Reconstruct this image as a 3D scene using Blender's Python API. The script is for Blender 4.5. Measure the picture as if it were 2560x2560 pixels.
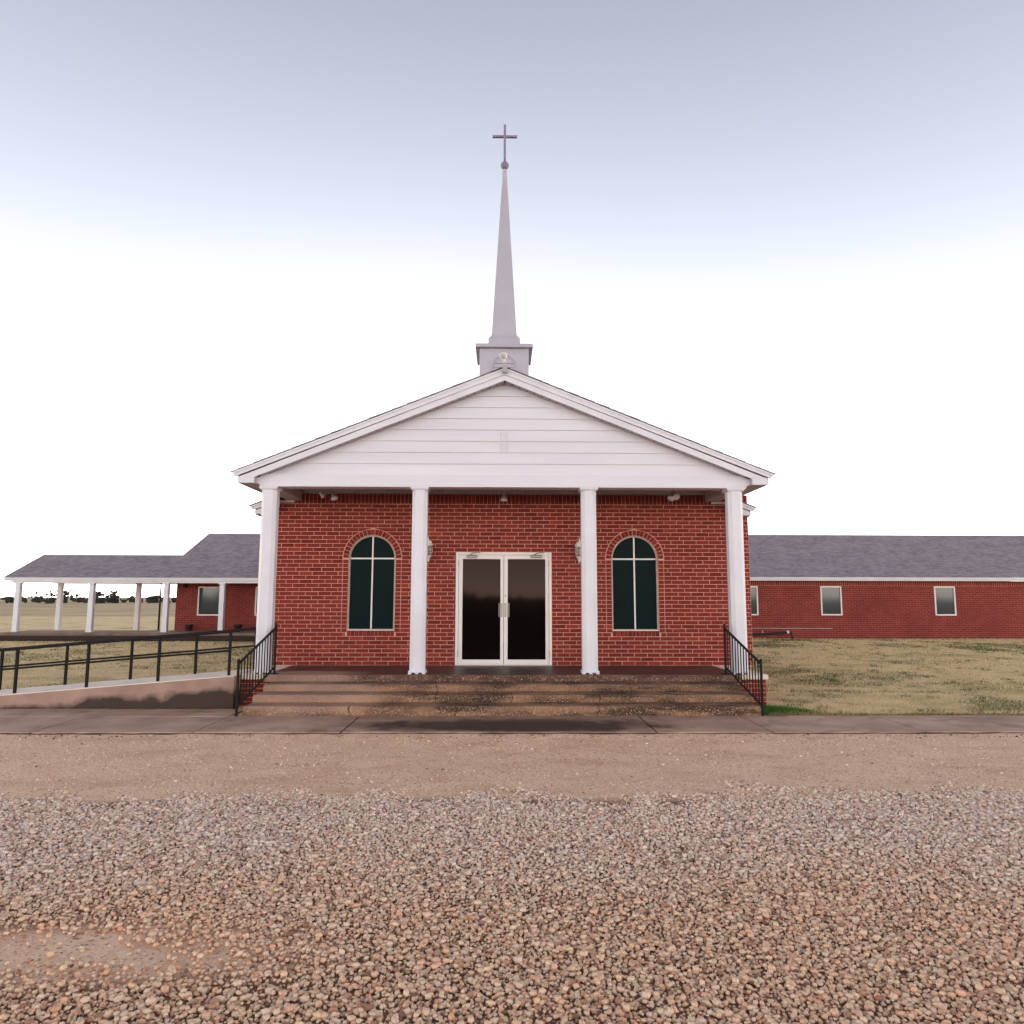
import bpy, math, random
import numpy as np
from mathutils import Vector, Matrix
R = math.radians
random.seed(7); rng = np.random.default_rng(7)
for o in list(bpy.data.objects): bpy.data.objects.remove(o)
SC = bpy.context.scene; COL = SC.collection

# ------------------------------------------------------------------ camera
CAM = Vector((-.042, -14.0, 1.29)); YAW, PITCH, ROLL, F = .0142, .118, .0019, 1800.0
fw = Vector((math.sin(YAW)*math.cos(PITCH), math.cos(YAW)*math.cos(PITCH), math.sin(PITCH)))
rt = Vector((math.cos(YAW), -math.sin(YAW), 0)); up = rt.cross(fw)
rt, up = rt*math.cos(ROLL)+up*math.sin(ROLL), up*math.cos(ROLL)-rt*math.sin(ROLL)
cd = bpy.data.cameras.new('camera'); cam = bpy.data.objects.new('camera', cd); COL.objects.link(cam)
m = Matrix((rt, up, -fw)).transposed().to_4x4(); m.translation = CAM; cam.matrix_world = m
cd.sensor_fit = 'HORIZONTAL'; cd.sensor_width = 36; cd.lens = 36*F/2560; cd.clip_start = .05; cd.clip_end = 5000
SC.camera = cam

# ------------------------------------------------------------------ sky, sun, exposure
SUN_AZ, SUN_EL = R(-6), R(4)            # azimuth from +Y towards +X: low behind the church
W = bpy.data.worlds.new('World'); SC.world = W; W.use_nodes = True
nt = W.node_tree; N = nt.nodes; L = nt.links
bg = N['Background']; bg.inputs['Strength'].default_value = .1
sky = N.new('ShaderNodeTexSky'); sky.sky_type = 'NISHITA'; sky.sun_disc = False
sky.sun_elevation = SUN_EL; sky.sun_rotation = SUN_AZ; sky.dust_density = 2.0; sky.air_density = 1.0; sky.altitude = 200
hs = N.new('ShaderNodeHueSaturation'); hs.inputs['Saturation'].default_value = .55; hs.inputs['Value'].default_value = .07
L.new(sky.outputs[0], hs.inputs['Color'])
tc = N.new('ShaderNodeTexCoord'); sx = N.new('ShaderNodeSeparateXYZ'); L.new(tc.outputs['Generated'], sx.inputs[0])
def mth(op, a, b=None):
    n = N.new('ShaderNodeMath'); n.operation = op
    for i, v in enumerate((a, b)):
        if v is None: continue
        if isinstance(v, (int, float)): n.inputs[i].default_value = v
        else: L.new(v, n.inputs[i])
    return n.outputs[0]
el = mth('ARCSINE', mth('MAXIMUM', sx.outputs['Z'], 0.0))
# clear dawn sky: blue-grey above, a bright low band all round added to light the facade, a broad glow around the hidden sun
sdir = (math.sin(SUN_AZ)*math.cos(SUN_EL), math.cos(SUN_AZ)*math.cos(SUN_EL), math.sin(SUN_EL))
dt = N.new('ShaderNodeVectorMath'); dt.operation = 'DOT_PRODUCT'; L.new(tc.outputs['Generated'], dt.inputs[0]); dt.inputs[1].default_value = sdir
ga = mth('ARCCOSINE', mth('MINIMUM', dt.outputs['Value'], .99999))
def layer(x, e, col):
    v = N.new('ShaderNodeVectorMath'); v.operation = 'SCALE'; v.inputs[0].default_value = col; L.new(mth('POWER', 2.71828, mth('MULTIPLY', x, -1/e)), v.inputs['Scale']); return v.outputs[0]
def vadd(a, b):
    v = N.new('ShaderNodeVectorMath'); v.operation = 'ADD'
    for k, q in enumerate((a, b)):
        if isinstance(q, tuple): v.inputs[k].default_value = q
        else: L.new(q, v.inputs[k])
    return v.outputs[0]
tot = vadd(vadd(layer(el, .5, (10.7, 11.6, 13.8)), layer(el, .09, (49, 42, 33))), vadd(layer(ga, .3, (2.6, 2.5, 2.3)), (.05, .02, .12)))
mx = N.new('ShaderNodeMix'); mx.data_type = 'RGBA'; mx.blend_type = 'ADD'; mx.inputs['Factor'].default_value = 1
L.new(tot, mx.inputs['A']); L.new(hs.outputs[0], mx.inputs['B']); L.new(mx.outputs['Result'], bg.inputs['Color'])
sl = bpy.data.lights.new('sun', 'SUN'); sl.energy = .6; sl.angle = R(12); sl.color = (1, .82, .6)
so = bpy.data.objects.new('sun', sl); COL.objects.link(so)
sd = Vector((math.sin(SUN_AZ)*math.cos(SUN_EL), math.cos(SUN_AZ)*math.cos(SUN_EL), math.sin(SUN_EL)))
so.rotation_euler = sd.to_track_quat('Z', 'Y').to_euler(); so.location = (-20, 30, 12)
vs = SC.view_settings; vs.view_transform = 'Standard'; vs.look = 'None'; vs.exposure = .71; vs.gamma = 1; vs.use_curve_mapping = False

# ------------------------------------------------------------------ materials
def S(r, g, b):
    f = lambda c: (c/255/12.92 if c/255 <= .04045 else ((c/255+.055)/1.055)**2.4)
    return (f(r), f(g), f(b), 1)
def mat(name, a, b=None, scale=4., rough=.7, bump=0., bscale=60., detail=6., spec=.4, metal=0., lo=.3, hi=.7, aniso=(1,1,1), rnd=None):
    """two-tone noise colour + fine noise relief in world space; rnd = 'object' or an attribute name varies the value by piece"""
    M = bpy.data.materials.new(name); M.use_nodes = True; t = M.node_tree; n = t.nodes; l = t.links
    P = n['Principled BSDF']; P.inputs['Roughness'].default_value = rough; P.inputs['Metallic'].default_value = metal
    P.inputs['Specular IOR Level'].default_value = spec
    geo = n.new('ShaderNodeNewGeometry'); mp = n.new('ShaderNodeMapping'); mp.inputs['Scale'].default_value = aniso
    l.new(geo.outputs['Position'], mp.inputs['Vector'])
    if b is None: P.inputs['Base Color'].default_value = a; out = None
    else:
        ns = n.new('ShaderNodeTexNoise'); ns.inputs['Scale'].default_value = scale; ns.inputs['Detail'].default_value = detail
        l.new(mp.outputs[0], ns.inputs['Vector'])
        cr = n.new('ShaderNodeValToRGB'); cr.color_ramp.elements[0].position = lo; cr.color_ramp.elements[1].position = hi
        cr.color_ramp.elements[0].color = a; cr.color_ramp.elements[1].color = b
        l.new(ns.outputs['Fac'], cr.inputs[0]); out = cr.outputs[0]
        l.new(out, P.inputs['Base Color'])
    if bump:
        nb = n.new('ShaderNodeTexNoise'); nb.inputs['Scale'].default_value = bscale; nb.inputs['Detail'].default_value = 5
        l.new(geo.outputs['Position'], nb.inputs['Vector'])
        bp = n.new('ShaderNodeBump'); bp.inputs['Strength'].default_value = bump; bp.inputs['Distance'].default_value = .01
        l.new(nb.outputs['Fac'], bp.inputs['Height']); l.new(bp.outputs[0], P.inputs['Normal'])
    return M
def ins(M, fac_fn, col):
    """layer a second colour over a material's base colour with a mask built by fac_fn(nodes, links)"""
    t = M.node_tree; n = t.nodes; l = t.links; P = n['Principled BSDF']; i = P.inputs['Base Color']
    mixn = n.new('ShaderNodeMix'); mixn.data_type = 'RGBA'
    if i.links: l.new(i.links[0].from_socket, mixn.inputs['A'])
    else: mixn.inputs['A'].default_value = i.default_value
    if hasattr(col, 'is_output'): l.new(col, mixn.inputs['B'])
    else: mixn.inputs['B'].default_value = col
    l.new(fac_fn(n, l), mixn.inputs['Factor']); l.new(mixn.outputs['Result'], i)
    return M
def noise_mask(scale, lo, hi, amount=1., sc=(1,1,1), off=(0,0,0)):
    def fn(n, l):
        geo = n.new('ShaderNodeNewGeometry'); mp = n.new('ShaderNodeMapping'); mp.inputs['Scale'].default_value = sc; mp.inputs['Location'].default_value = off
        l.new(geo.outputs['Position'], mp.inputs['Vector'])
        ns = n.new('ShaderNodeTexNoise'); ns.inputs['Scale'].default_value = scale; ns.inputs['Detail'].default_value = 7; l.new(mp.outputs[0], ns.inputs['Vector'])
        mr = n.new('ShaderNodeMapRange'); mr.inputs['From Min'].default_value = lo; mr.inputs['From Max'].default_value = hi; mr.inputs['To Max'].default_value = amount
        l.new(ns.outputs['Fac'], mr.inputs['Value']); return mr.outputs[0]
    return fn
def box_mask(cx, cy, cz, rx, ry, rz, wob=.5, scale=2., amount=.8):
    """a soft stain of its own shape around a point"""
    def fn(n, l):
        geo = n.new('ShaderNodeNewGeometry'); sb = n.new('ShaderNodeVectorMath'); sb.operation = 'SUBTRACT'; sb.inputs[1].default_value = (cx, cy, cz)
        l.new(geo.outputs['Position'], sb.inputs[0]); dv = n.new('ShaderNodeVectorMath'); dv.operation = 'DIVIDE'; dv.inputs[1].default_value = (rx, ry, rz); l.new(sb.outputs[0], dv.inputs[0])
        ln = n.new('ShaderNodeVectorMath'); ln.operation = 'LENGTH'; l.new(dv.outputs[0], ln.inputs[0])
        ns = n.new('ShaderNodeTexNoise'); ns.inputs['Scale'].default_value = scale; ns.inputs['Detail'].default_value = 8; l.new(geo.outputs['Position'], ns.inputs['Vector'])
        a = n.new('ShaderNodeMath'); a.operation = 'MULTIPLY_ADD'; l.new(ns.outputs['Fac'], a.inputs[0]); a.inputs[1].default_value = wob*2; l.new(ln.outputs['Value'], a.inputs[2])
        mr = n.new('ShaderNodeMapRange'); mr.inputs['From Min'].default_value = 1.25+wob; mr.inputs['From Max'].default_value = .75+wob; mr.inputs['To Max'].default_value = amount
        l.new(a.outputs[0], mr.inputs['Value']); return mr.outputs[0]
    return fn

def brick_mat(name, mode):
    M = mat(name, (.3,.05,.04,1), rough=.85, bump=.35, bscale=90, spec=.25); t = M.node_tree; n = t.nodes; l = t.links; P = n['Principled BSDF']
    if mode == 'object': src = n.new('ShaderNodeObjectInfo').outputs['Random']
    else:
        at = n.new('ShaderNodeAttribute'); at.attribute_name = 'rnd'; src = at.outputs['Fac']
    cr = n.new('ShaderNodeValToRGB'); e = cr.color_ramp.elements; cr.color_ramp.interpolation = 'LINEAR'
    pal = [(.0,(114,38,33)),(.2,(126,46,38)),(.5,(134,51,42)),(.8,(128,47,40)),(.93,(152,60,46)),(1.,(112,38,34))]
    e[0].position = 0; e[0].color = S(*pal[0][1]); e[1].position = 1; e[1].color = S(*pal[-1][1])
    for p, c in pal[1:-1]: q = e.new(p); q.color = S(*c)
    l.new(src, cr.inputs[0])
    ns = n.new('ShaderNodeTexNoise'); ns.inputs['Scale'].default_value = 22; ns.inputs['Detail'].default_value = 8
    geo = n.new('ShaderNodeNewGeometry'); l.new(geo.outputs['Position'], ns.inputs['Vector'])
    hv = n.new('ShaderNodeHueSaturation'); l.new(cr.outputs[0], hv.inputs['Color'])
    mr = n.new('ShaderNodeMapRange'); mr.inputs['To Min'].default_value = .65; mr.inputs['To Max'].default_value = 1.35; l.new(ns.outputs['Fac'], mr.inputs['Value']); l.new(mr.outputs[0], hv.inputs['Value'])
    l.new(hv.outputs[0], P.inputs['Base Color'])
    ins(M, noise_mask(1.1, .56, .75, .35), S(96, 40, 34))
    ins(M, noise_mask(30, .68, .78, .5), S(175, 125, 108))
    return M
BR_O = brick_mat('brick_face', 'object'); BR_A = brick_mat('brick_face_joined', 'attr')
MORT = ins(mat('mortar', S(236,186,164), S(212,156,134), 9, .95, .6, 70, spec=.1), noise_mask(1.3, .5, .75, .45), S(196,142,126))
WHITE = ins(mat('white_paint', S(226,223,227), S(215,212,217), 2.2, .45, .05, 30), noise_mask(1.4, .55, .8, .25, (1,1,.3)), S(186,178,174))
SIDING = mat('white_siding', S(226,222,227), S(216,212,218), 1.2, .5, .06, 50, aniso=(.4,1,3))
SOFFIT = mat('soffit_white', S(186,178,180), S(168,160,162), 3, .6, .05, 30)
DOORW = mat('door_cream_aluminium', S(238,230,222), S(230,222,214), 3, .35, .03, 40)
GLASSD = mat('dark_door_glass', (.0035,.0025,.003,1), rough=.045, spec=.1); GLASSD.node_tree.nodes['Principled BSDF'].inputs['Specular Tint'].default_value = (1,.68,.6,1)
GLASSW = ins(mat('teal_window_glass', (.0045,.012,.0135,1), rough=.3, bump=.04, bscale=6, spec=.035), noise_mask(1.7, .45, .8, .7), (.004,.017,.016,1))
GLASSN = mat('wing_window_glass', (.045,.054,.056,1), rough=.06, spec=.35)
FRAMEG = mat('window_frame_grey', S(196,184,172), S(176,164,152), 8, .5, .1, 40)
CHROME = mat('brushed_metal', S(150,142,136), rough=.38, metal=.8)
DARKM = mat('dark_metal', S(70,60,55), rough=.4, metal=.6)
IRON = ins(mat('black_iron', S(22,18,18), S(32,26,25), 14, .6, .15, 80, spec=.2), noise_mask(9, .62, .75, .35), S(62,42,34))
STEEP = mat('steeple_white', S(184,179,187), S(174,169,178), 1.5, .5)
CROSSM = mat('weathered_cross_metal', S(142,134,152), S(126,118,138), 6, .5)
CONC = mat('step_concrete', S(160,122,96), S(106,79,60), 1.7, .9, .7, 60, spec=.15, aniso=(1,2,2))
ins(CONC, noise_mask(1.5, .45, .58, .88, (.8,1.5,4)), S(62,47,38))
ins(CONC, noise_mask(70, .56, .66, .7), S(222,190,168))
ins(CONC, noise_mask(45, .42, .3, .8), S(58,42,36))
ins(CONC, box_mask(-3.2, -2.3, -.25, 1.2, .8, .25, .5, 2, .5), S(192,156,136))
def crack(xc, z0, z1, w=.006):
    def fn(n, l):      # a hairline crack that wanders, limited to one step
        geo = n.new('ShaderNodeNewGeometry'); s_ = n.new('ShaderNodeSeparateXYZ'); l.new(geo.outputs['Position'], s_.inputs[0])
        ns = n.new('ShaderNodeTexNoise'); ns.inputs['Scale'].default_value = 9; ns.inputs['Detail'].default_value = 5; l.new(geo.outputs['Position'], ns.inputs['Vector'])
        def m2(op, a, b):
            q = n.new('ShaderNodeMath'); q.operation = op
            for k, v in enumerate((a, b)):
                if isinstance(v, float): q.inputs[k].default_value = v
                else: l.new(v, q.inputs[k])
            return q.outputs[0]
        d = m2('ABSOLUTE', m2('ADD', m2('SUBTRACT', s_.outputs['X'], float(xc)), m2('MULTIPLY', m2('SUBTRACT', ns.outputs['Fac'], .5), .16)), 0.)
        return m2('MULTIPLY', m2('MULTIPLY', m2('LESS_THAN', d, float(w)), m2('GREATER_THAN', s_.outputs['Z'], float(z0))), m2('MULTIPLY', m2('LESS_THAN', s_.outputs['Z'], float(z1)), .85))
    return fn
for xc, z0, z1 in ((-2.35,-.6,-.36),(-.75,-.6,-.36),(1.45,-.6,-.36),(-1.08,-.362,-.234),(.12,-.362,-.234),(1.5,-.362,-.234),(-1.1,-.236,-.117),(2.05,-.236,-.117)): ins(CONC, crack(xc, z0, z1), S(40,30,26))
EDGE = mat('porch_edge_concrete', S(122,92,78), S(70,53,46), 2.4, .9, .8, 55, spec=.15, aniso=(1,1,2)); ins(EDGE, noise_mask(48, .58, .66, .75), S(206,174,154)); ins(EDGE, noise_mask(40, .42, .32, .8), S(40,30,26))
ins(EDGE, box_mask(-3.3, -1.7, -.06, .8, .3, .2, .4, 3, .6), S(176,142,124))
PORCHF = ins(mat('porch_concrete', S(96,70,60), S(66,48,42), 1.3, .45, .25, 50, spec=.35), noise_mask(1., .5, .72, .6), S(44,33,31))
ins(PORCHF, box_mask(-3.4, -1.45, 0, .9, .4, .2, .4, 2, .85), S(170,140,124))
PAVE = ins(mat('pavement_concrete', S(200,168,146), S(166,134,114), 1.4, .85, .35, 50, spec=.2), noise_mask(2.4, .53, .7, .55), S(118,90,78))
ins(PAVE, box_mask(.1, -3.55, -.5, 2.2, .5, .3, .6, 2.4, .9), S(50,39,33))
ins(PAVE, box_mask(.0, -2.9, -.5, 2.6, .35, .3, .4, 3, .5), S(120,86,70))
ins(PAVE, noise_mask(60, .63, .72, .5), S(205,180,162))
def edge_shade(n, l):  # shade of the gap along the slab edge, painted as a dark low band
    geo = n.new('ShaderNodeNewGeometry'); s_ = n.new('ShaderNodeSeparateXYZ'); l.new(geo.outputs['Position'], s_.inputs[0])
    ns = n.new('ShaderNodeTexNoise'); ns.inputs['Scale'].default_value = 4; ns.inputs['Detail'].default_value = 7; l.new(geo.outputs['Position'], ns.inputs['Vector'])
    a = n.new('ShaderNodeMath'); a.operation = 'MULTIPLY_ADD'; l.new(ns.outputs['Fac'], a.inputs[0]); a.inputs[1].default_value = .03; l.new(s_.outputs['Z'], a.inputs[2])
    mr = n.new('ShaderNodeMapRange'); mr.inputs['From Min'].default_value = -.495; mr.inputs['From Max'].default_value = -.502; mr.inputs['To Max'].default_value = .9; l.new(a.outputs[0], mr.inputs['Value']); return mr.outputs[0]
ins(PAVE, edge_shade, S(52,40,34))
RAMPC = ins(mat('ramp_concrete', S(176,146,130), S(150,121,107), 2, .85, .3, 40, spec=.2), noise_mask(2.5, .5, .75, .4), S(140,112,98))
def damp(n, l):      # old damp / algae stain that climbs the lower half of the ramp wall
    geo = n.new('ShaderNodeNewGeometry'); s = n.new('ShaderNodeSeparateXYZ'); l.new(geo.outputs['Position'], s.inputs[0])
    ns = n.new('ShaderNodeTexNoise'); ns.inputs['Scale'].default_value = 2.2; ns.inputs['Detail'].default_value = 8; l.new(geo.outputs['Position'], ns.inputs['Vector'])
    a = n.new('ShaderNodeMath'); a.operation = 'MULTIPLY_ADD'; l.new(ns.outputs['Fac'], a.inputs[0]); a.inputs[1].default_value = -.42; l.new(s.outputs['Z'], a.inputs[2])
    sl_ = n.new('ShaderNodeMath'); sl_.operation = 'MULTIPLY_ADD'; l.new(s.outputs['X'], sl_.inputs[0]); sl_.inputs[1].default_value = -.075; l.new(a.outputs[0], sl_.inputs[2])
    mr = n.new('ShaderNodeMapRange'); mr.inputs['From Min'].default_value = -.025; mr.inputs['From Max'].default_value = -.13; mr.inputs['To Max'].default_value = .93; l.new(sl_.outputs[0], mr.inputs['Value']); return mr.outputs[0]
ins(RAMPC, damp, S(58,48,43))
RAMPT = mat('ramp_top_concrete', S(240,226,208), S(222,206,188), 3, .8, .2, 40)
def shingle_mat(name):
    M = mat(name, S(150,140,146), S(124,115,122), 1.6, .95, 0, spec=.1); t = M.node_tree; n = t.nodes; l = t.links; P = n['Principled BSDF']
    geo = n.new('ShaderNodeNewGeometry'); mp = n.new('ShaderNodeMapping'); mp.inputs['Scale'].default_value = (1,2.3,0); l.new(geo.outputs['Position'], mp.inputs['Vector'])
    ns = n.new('ShaderNodeTexNoise'); ns.inputs['Scale'].default_value = 3.4; ns.inputs['Detail'].default_value = 9; ns.inputs['Roughness'].default_value = .75; l.new(mp.outputs[0], ns.inputs['Vector'])
    def f(n_, l_):
        mr = n_.new('ShaderNodeMapRange'); mr.inputs['From Min'].default_value = .45; mr.inputs['From Max'].default_value = .62; mr.inputs['To Max'].default_value = .6; l_.new(ns.outputs['Fac'], mr.inputs['Value']); return mr.outputs[0]
    ins(M, f, S(184,172,174)); ins(M, noise_mask(14, .52, .66, .45, (1,2.4,2.4)), S(104,95,104))
    return M
SHING = shingle_mat('asphalt_shingles')
def wing_brick():
    M = mat('far_brickwork', (.2,.03,.03,1), rough=.9, spec=.15); t = M.node_tree; n = t.nodes; l = t.links; P = n['Principled BSDF']
    geo = n.new('ShaderNodeNewGeometry'); s = n.new('ShaderNodeSeparateXYZ'); l.new(geo.outputs['Position'], s.inputs[0])
    a = n.new('ShaderNodeMath'); a.operation = 'ADD'; l.new(s.outputs['X'], a.inputs[0]); l.new(s.outputs['Y'], a.inputs[1])
    c = n.new('ShaderNodeCombineXYZ'); l.new(a.outputs[0], c.inputs['X']); l.new(s.outputs['Z'], c.inputs['Y'])
    b = n.new('ShaderNodeTexBrick'); b.inputs['Scale'].default_value = 1; b.inputs['Brick Width'].default_value = .2485; b.inputs['Row Height'].default_value = .0774; b.inputs['Mortar Size'].default_value = .0045
    b.inputs['Color1'].default_value = S(122,52,47); b.inputs['Color2'].default_value = S(138,62,55); b.inputs['Mortar'].default_value = S(178,112,100); b.inputs['Bias'].default_value = -.1
    l.new(c.outputs[0], b.inputs['Vector']); l.new(b.outputs['Color'], P.inputs['Base Color'])
    bp = n.new('ShaderNodeBump'); bp.invert = True; bp.inputs['Strength'].default_value = .5; bp.inputs['Distance'].default_value = .008; l.new(b.outputs['Fac'], bp.inputs['Height']); l.new(bp.outputs[0], P.inputs['Normal'])
    ins(M, noise_mask(.7, .5, .75, .4), S(104,44,40)); ins(M, noise_mask(3, .55, .75, .3), S(168,84,72))
    return M
WBRICK = wing_brick()
POTM = mat('pot_brown', S(66,46,40), S(48,34,30), 8, .6, .2, 40)
BARK = mat('dry_stem', S(96,74,60), S(70,52,42), 10, .9, .3, 60)
TREEM = mat('far_foliage', S(66,66,58), S(46,46,42), .3, .9, spec=.1)

# ------------------------------------------------------------------ mesh helpers
WLOC = {}
class MB:
    def __init__(s): s.v = []; s.f = []; s.sm = []; s.rnd = []; s.cur = 0.
    def add(s, vs_, fs_, smooth=False):
        b = len(s.v); s.v += [tuple(p) for p in vs_]; s.f += [tuple(i+b for i in q) for q in fs_]; s.sm += [smooth]*len(fs_); s.rnd += [s.cur]*len(fs_); return s
    def box(s, x0, x1, y0, y1, z0, z1, c=0.):
        if c <= 0:
            return s.add([(x,y,z) for x in (x0,x1) for y in (y0,y1) for z in (z0,z1)], [(0,1,3,2),(4,6,7,5),(0,4,5,1),(2,3,7,6),(0,2,6,4),(1,5,7,3)])
        V = []; idx = {}
        for ix, X in enumerate((x0,x1)):
            for iy, Yv in enumerate((y0,y1)):
                for iz, Z in enumerate((z0,z1)):
                    d = [c if i == 0 else -c for i in (ix,iy,iz)]
                    for a in range(3):
                        p = [X,Yv,Z]
                        for b in range(3):
                            if b != a: p[b] += d[b]
                        idx[(ix,iy,iz,a)] = len(V); V.append(tuple(p))
        Fs = []
        for a in range(3):
            o = [i for i in range(3) if i != a]
            for e in (0,1):
                q = []
                for u_, v_ in ((0,0),(1,0),(1,1),(0,1)):
                    k = [0,0,0]; k[a] = e; k[o[0]] = u_; k[o[1]] = v_; q.append(idx[(*k,a)])
                Fs.append(tuple(q))
            for u_ in (0,1):
                for v_ in (0,1):
                    k0 = [0,0,0]; k1 = [0,0,0]; k0[a] = 0; k1[a] = 1
                    for k in (k0,k1): k[o[0]] = u_; k[o[1]] = v_
                    Fs.append((idx[(*k0,o[0])], idx[(*k1,o[0])], idx[(*k1,o[1])], idx[(*k0,o[1])]))
        for ix in (0,1):
            for iy in (0,1):
                for iz in (0,1): Fs.append((idx[(ix,iy,iz,0)], idx[(ix,iy,iz,1)], idx[(ix,iy,iz,2)]))
        # consistent outward winding
        ctr = Vector(((x0+x1)/2,(y0+y1)/2,(z0+z1)/2)); out = []
        for q in Fs:
            P = [Vector(V[i]) for i in q]; nn = (P[1]-P[0]).cross(P[2]-P[0]); mid = sum(P, Vector())/len(P)
            out.append(q if nn.dot(mid-ctr) > 0 else tuple(reversed(q)))
        return s.add(V, out)
    def prism(s, poly, y0, y1):
        """polygon in XZ extruded along Y"""
        n = len(poly); V = [(x,y0,z) for x,z in poly]+[(x,y1,z) for x,z in poly]
        A = sum(poly[i][0]*poly[(i+1)%n][1]-poly[(i+1)%n][0]*poly[i][1] for i in range(n))
        f0 = tuple(range(n)); Fs = [f0 if A > 0 else tuple(reversed(f0))]
        Fs.append(tuple(i+n for i in (reversed(f0) if A > 0 else f0)))
        for i in range(n):
            j = (i+1) % n; q = (i, i+n, j+n, j); Fs.append(q if A > 0 else tuple(reversed(q)))
        return s.add(V, Fs)
    def prismx(s, poly, x0, x1):
        """polygon in YZ extruded along X"""
        b = MB().prism([(y,z) for y,z in poly], 0, 1)
        return s.add([((x0 if yy == 0 else x1), x, z) for x,yy,z in b.v], [tuple(reversed(q)) for q in b.f])
    def tube(s, pts, r, n=8, caps=True, smooth=True):
        pts = [Vector(p) for p in pts]; rs = r if isinstance(r, (list,tuple)) else [r]*len(pts); V = []; Fs = []
        for i, p in enumerate(pts):
            t = (pts[min(i+1,len(pts)-1)]-pts[max(i-1,0)]).normalized()
            a = t.orthogonal().normalized() if abs(t.z) > .9 else Vector((0,0,1)).cross(t).normalized(); b = t.cross(a)
            V += [p+rs[i]*(math.cos(2*math.pi*k/n)*a+math.sin(2*math.pi*k/n)*b) for k in range(n)]
        for i in range(len(pts)-1):
            for k in range(n): Fs.append((i*n+k, i*n+(k+1)%n, (i+1)*n+(k+1)%n, (i+1)*n+k))
        s.add(V, Fs, smooth)
        if caps: s.add(V[:n], [tuple(reversed(range(n)))]); s.add(V[-n:], [tuple(range(n))])
        return s
    def bar(s, a, b, w, h):
        """rectangular bar between two points, h in the vertical plane of the bar, w sideways"""
        a = Vector(a); b = Vector(b); t = (b-a).normalized()
        sd_ = Vector((0,0,1)).cross(t); sd_ = sd_.normalized() if sd_.length > 1e-4 else Vector((1,0,0)); u_ = t.cross(sd_)
        V = [p+sd_*i*w/2+u_*j*h/2 for p in (a,b) for i,j in ((-1,-1),(1,-1),(1,1),(-1,1))]
        return s.add(V, [(3,2,1,0),(4,5,6,7),(0,1,5,4),(1,2,6,5),(2,3,7,6),(3,0,4,7)])
    def lathe(s, prof, c=(0,0,0), n=16, axis=None, smooth=True):
        """(radius, height) profile about a vertical (or given) axis"""
        ax = Vector(axis).normalized() if axis else Vector((0,0,1)); a = ax.orthogonal().normalized() if axis else Vector((1,0,0)); b = ax.cross(a); c = Vector(c); V = []; Fs = []
        for r_, h in prof: V += [c+ax*h+r_*(math.cos(2*math.pi*k/n)*a+math.sin(2*math.pi*k/n)*b) for k in range(n)]
        for i in range(len(prof)-1):
            for k in range(n): Fs.append((i*n+k, i*n+(k+1)%n, (i+1)*n+(k+1)%n, (i+1)*n+k))
        s.add(V, Fs, smooth); s.add(V[:n], [tuple(reversed(range(n)))]); s.add(V[-n:], [tuple(range(n))]); return s
    def mesh(s, name, material, off=(0,0,0)):
        me = bpy.data.meshes.new(name); me.from_pydata([(x-off[0],y-off[1],z-off[2]) for x,y,z in s.v], [], s.f)
        me.polygons.foreach_set('use_smooth', s.sm); me.materials.append(material)
        if any(s.rnd): at = me.attributes.new('rnd', 'FLOAT', 'FACE'); at.data.foreach_set('value', s.rnd)
        me.update(); return me
    def build(s, name, material, parent=None):
        A = np.array(s.v); c = (A.min(0)+A.max(0))/2; c[2] = A[:,2].min()
        return link(name, s.mesh(name, material, c), c, parent)
def link(name, me, loc, parent=None, rot=None, scale=None):
    o = bpy.data.objects.new(name, me); COL.objects.link(o); pl = WLOC[parent.name] if parent else (0,0,0)
    o.location = (loc[0]-pl[0], loc[1]-pl[1], loc[2]-pl[2]); o.parent = parent; WLOC[o.name] = tuple(loc)
    if rot: o.rotation_euler = rot
    if scale: o.scale = scale
    return o
def thing(name, loc, label, cat, group=None):
    o = link(name, None, loc); o.empty_display_size = .2; return tag(o, label, cat, group)
def tag(o, label=None, cat=None, group=None, kind=None):
    for k, v in (('label',label),('category',cat),('group',group),('kind',kind)):
        if v: o[k] = v
    return o
def np_mesh(name, V, Fc, material, attrs=()):
    """fast triangle soup"""
    me = bpy.data.meshes.new(name); nv, nf = len(V), len(Fc)
    me.vertices.add(nv); me.vertices.foreach_set('co', np.ascontiguousarray(V, dtype=np.float32).ravel())
    me.loops.add(nf*3); me.loops.foreach_set('vertex_index', np.ascontiguousarray(Fc, dtype=np.int32).ravel())
    me.polygons.add(nf); me.polygons.foreach_set('loop_start', np.arange(0, nf*3, 3, dtype=np.int32)); me.polygons.foreach_set('loop_total', np.full(nf, 3, dtype=np.int32))
    me.materials.append(material); me.update(calc_edges=True)
    for nm, val in attrs: at = me.attributes.new(nm, 'FLOAT_COLOR', 'POINT'); at.data.foreach_set('color', np.ascontiguousarray(val, dtype=np.float32).ravel())
    return me
def vnoise(x, y, s, seed=0):
    """smooth 2-D value noise in numpy"""
    x = np.asarray(x)*s; y = np.asarray(y)*s; xi = np.floor(x).astype(int); yi = np.floor(y).astype(int); fx = x-xi; fy = y-yi
    fx = fx*fx*(3-2*fx); fy = fy*fy*(3-2*fy)
    h = lambda a, b: (np.sin((a*127.1+b*311.7+seed*74.7))*43758.5453) % 1.0
    return (h(xi,yi)*(1-fx)+h(xi+1,yi)*fx)*(1-fy)+(h(xi,yi+1)*(1-fx)+h(xi+1,yi+1)*fx)*fy

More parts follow.
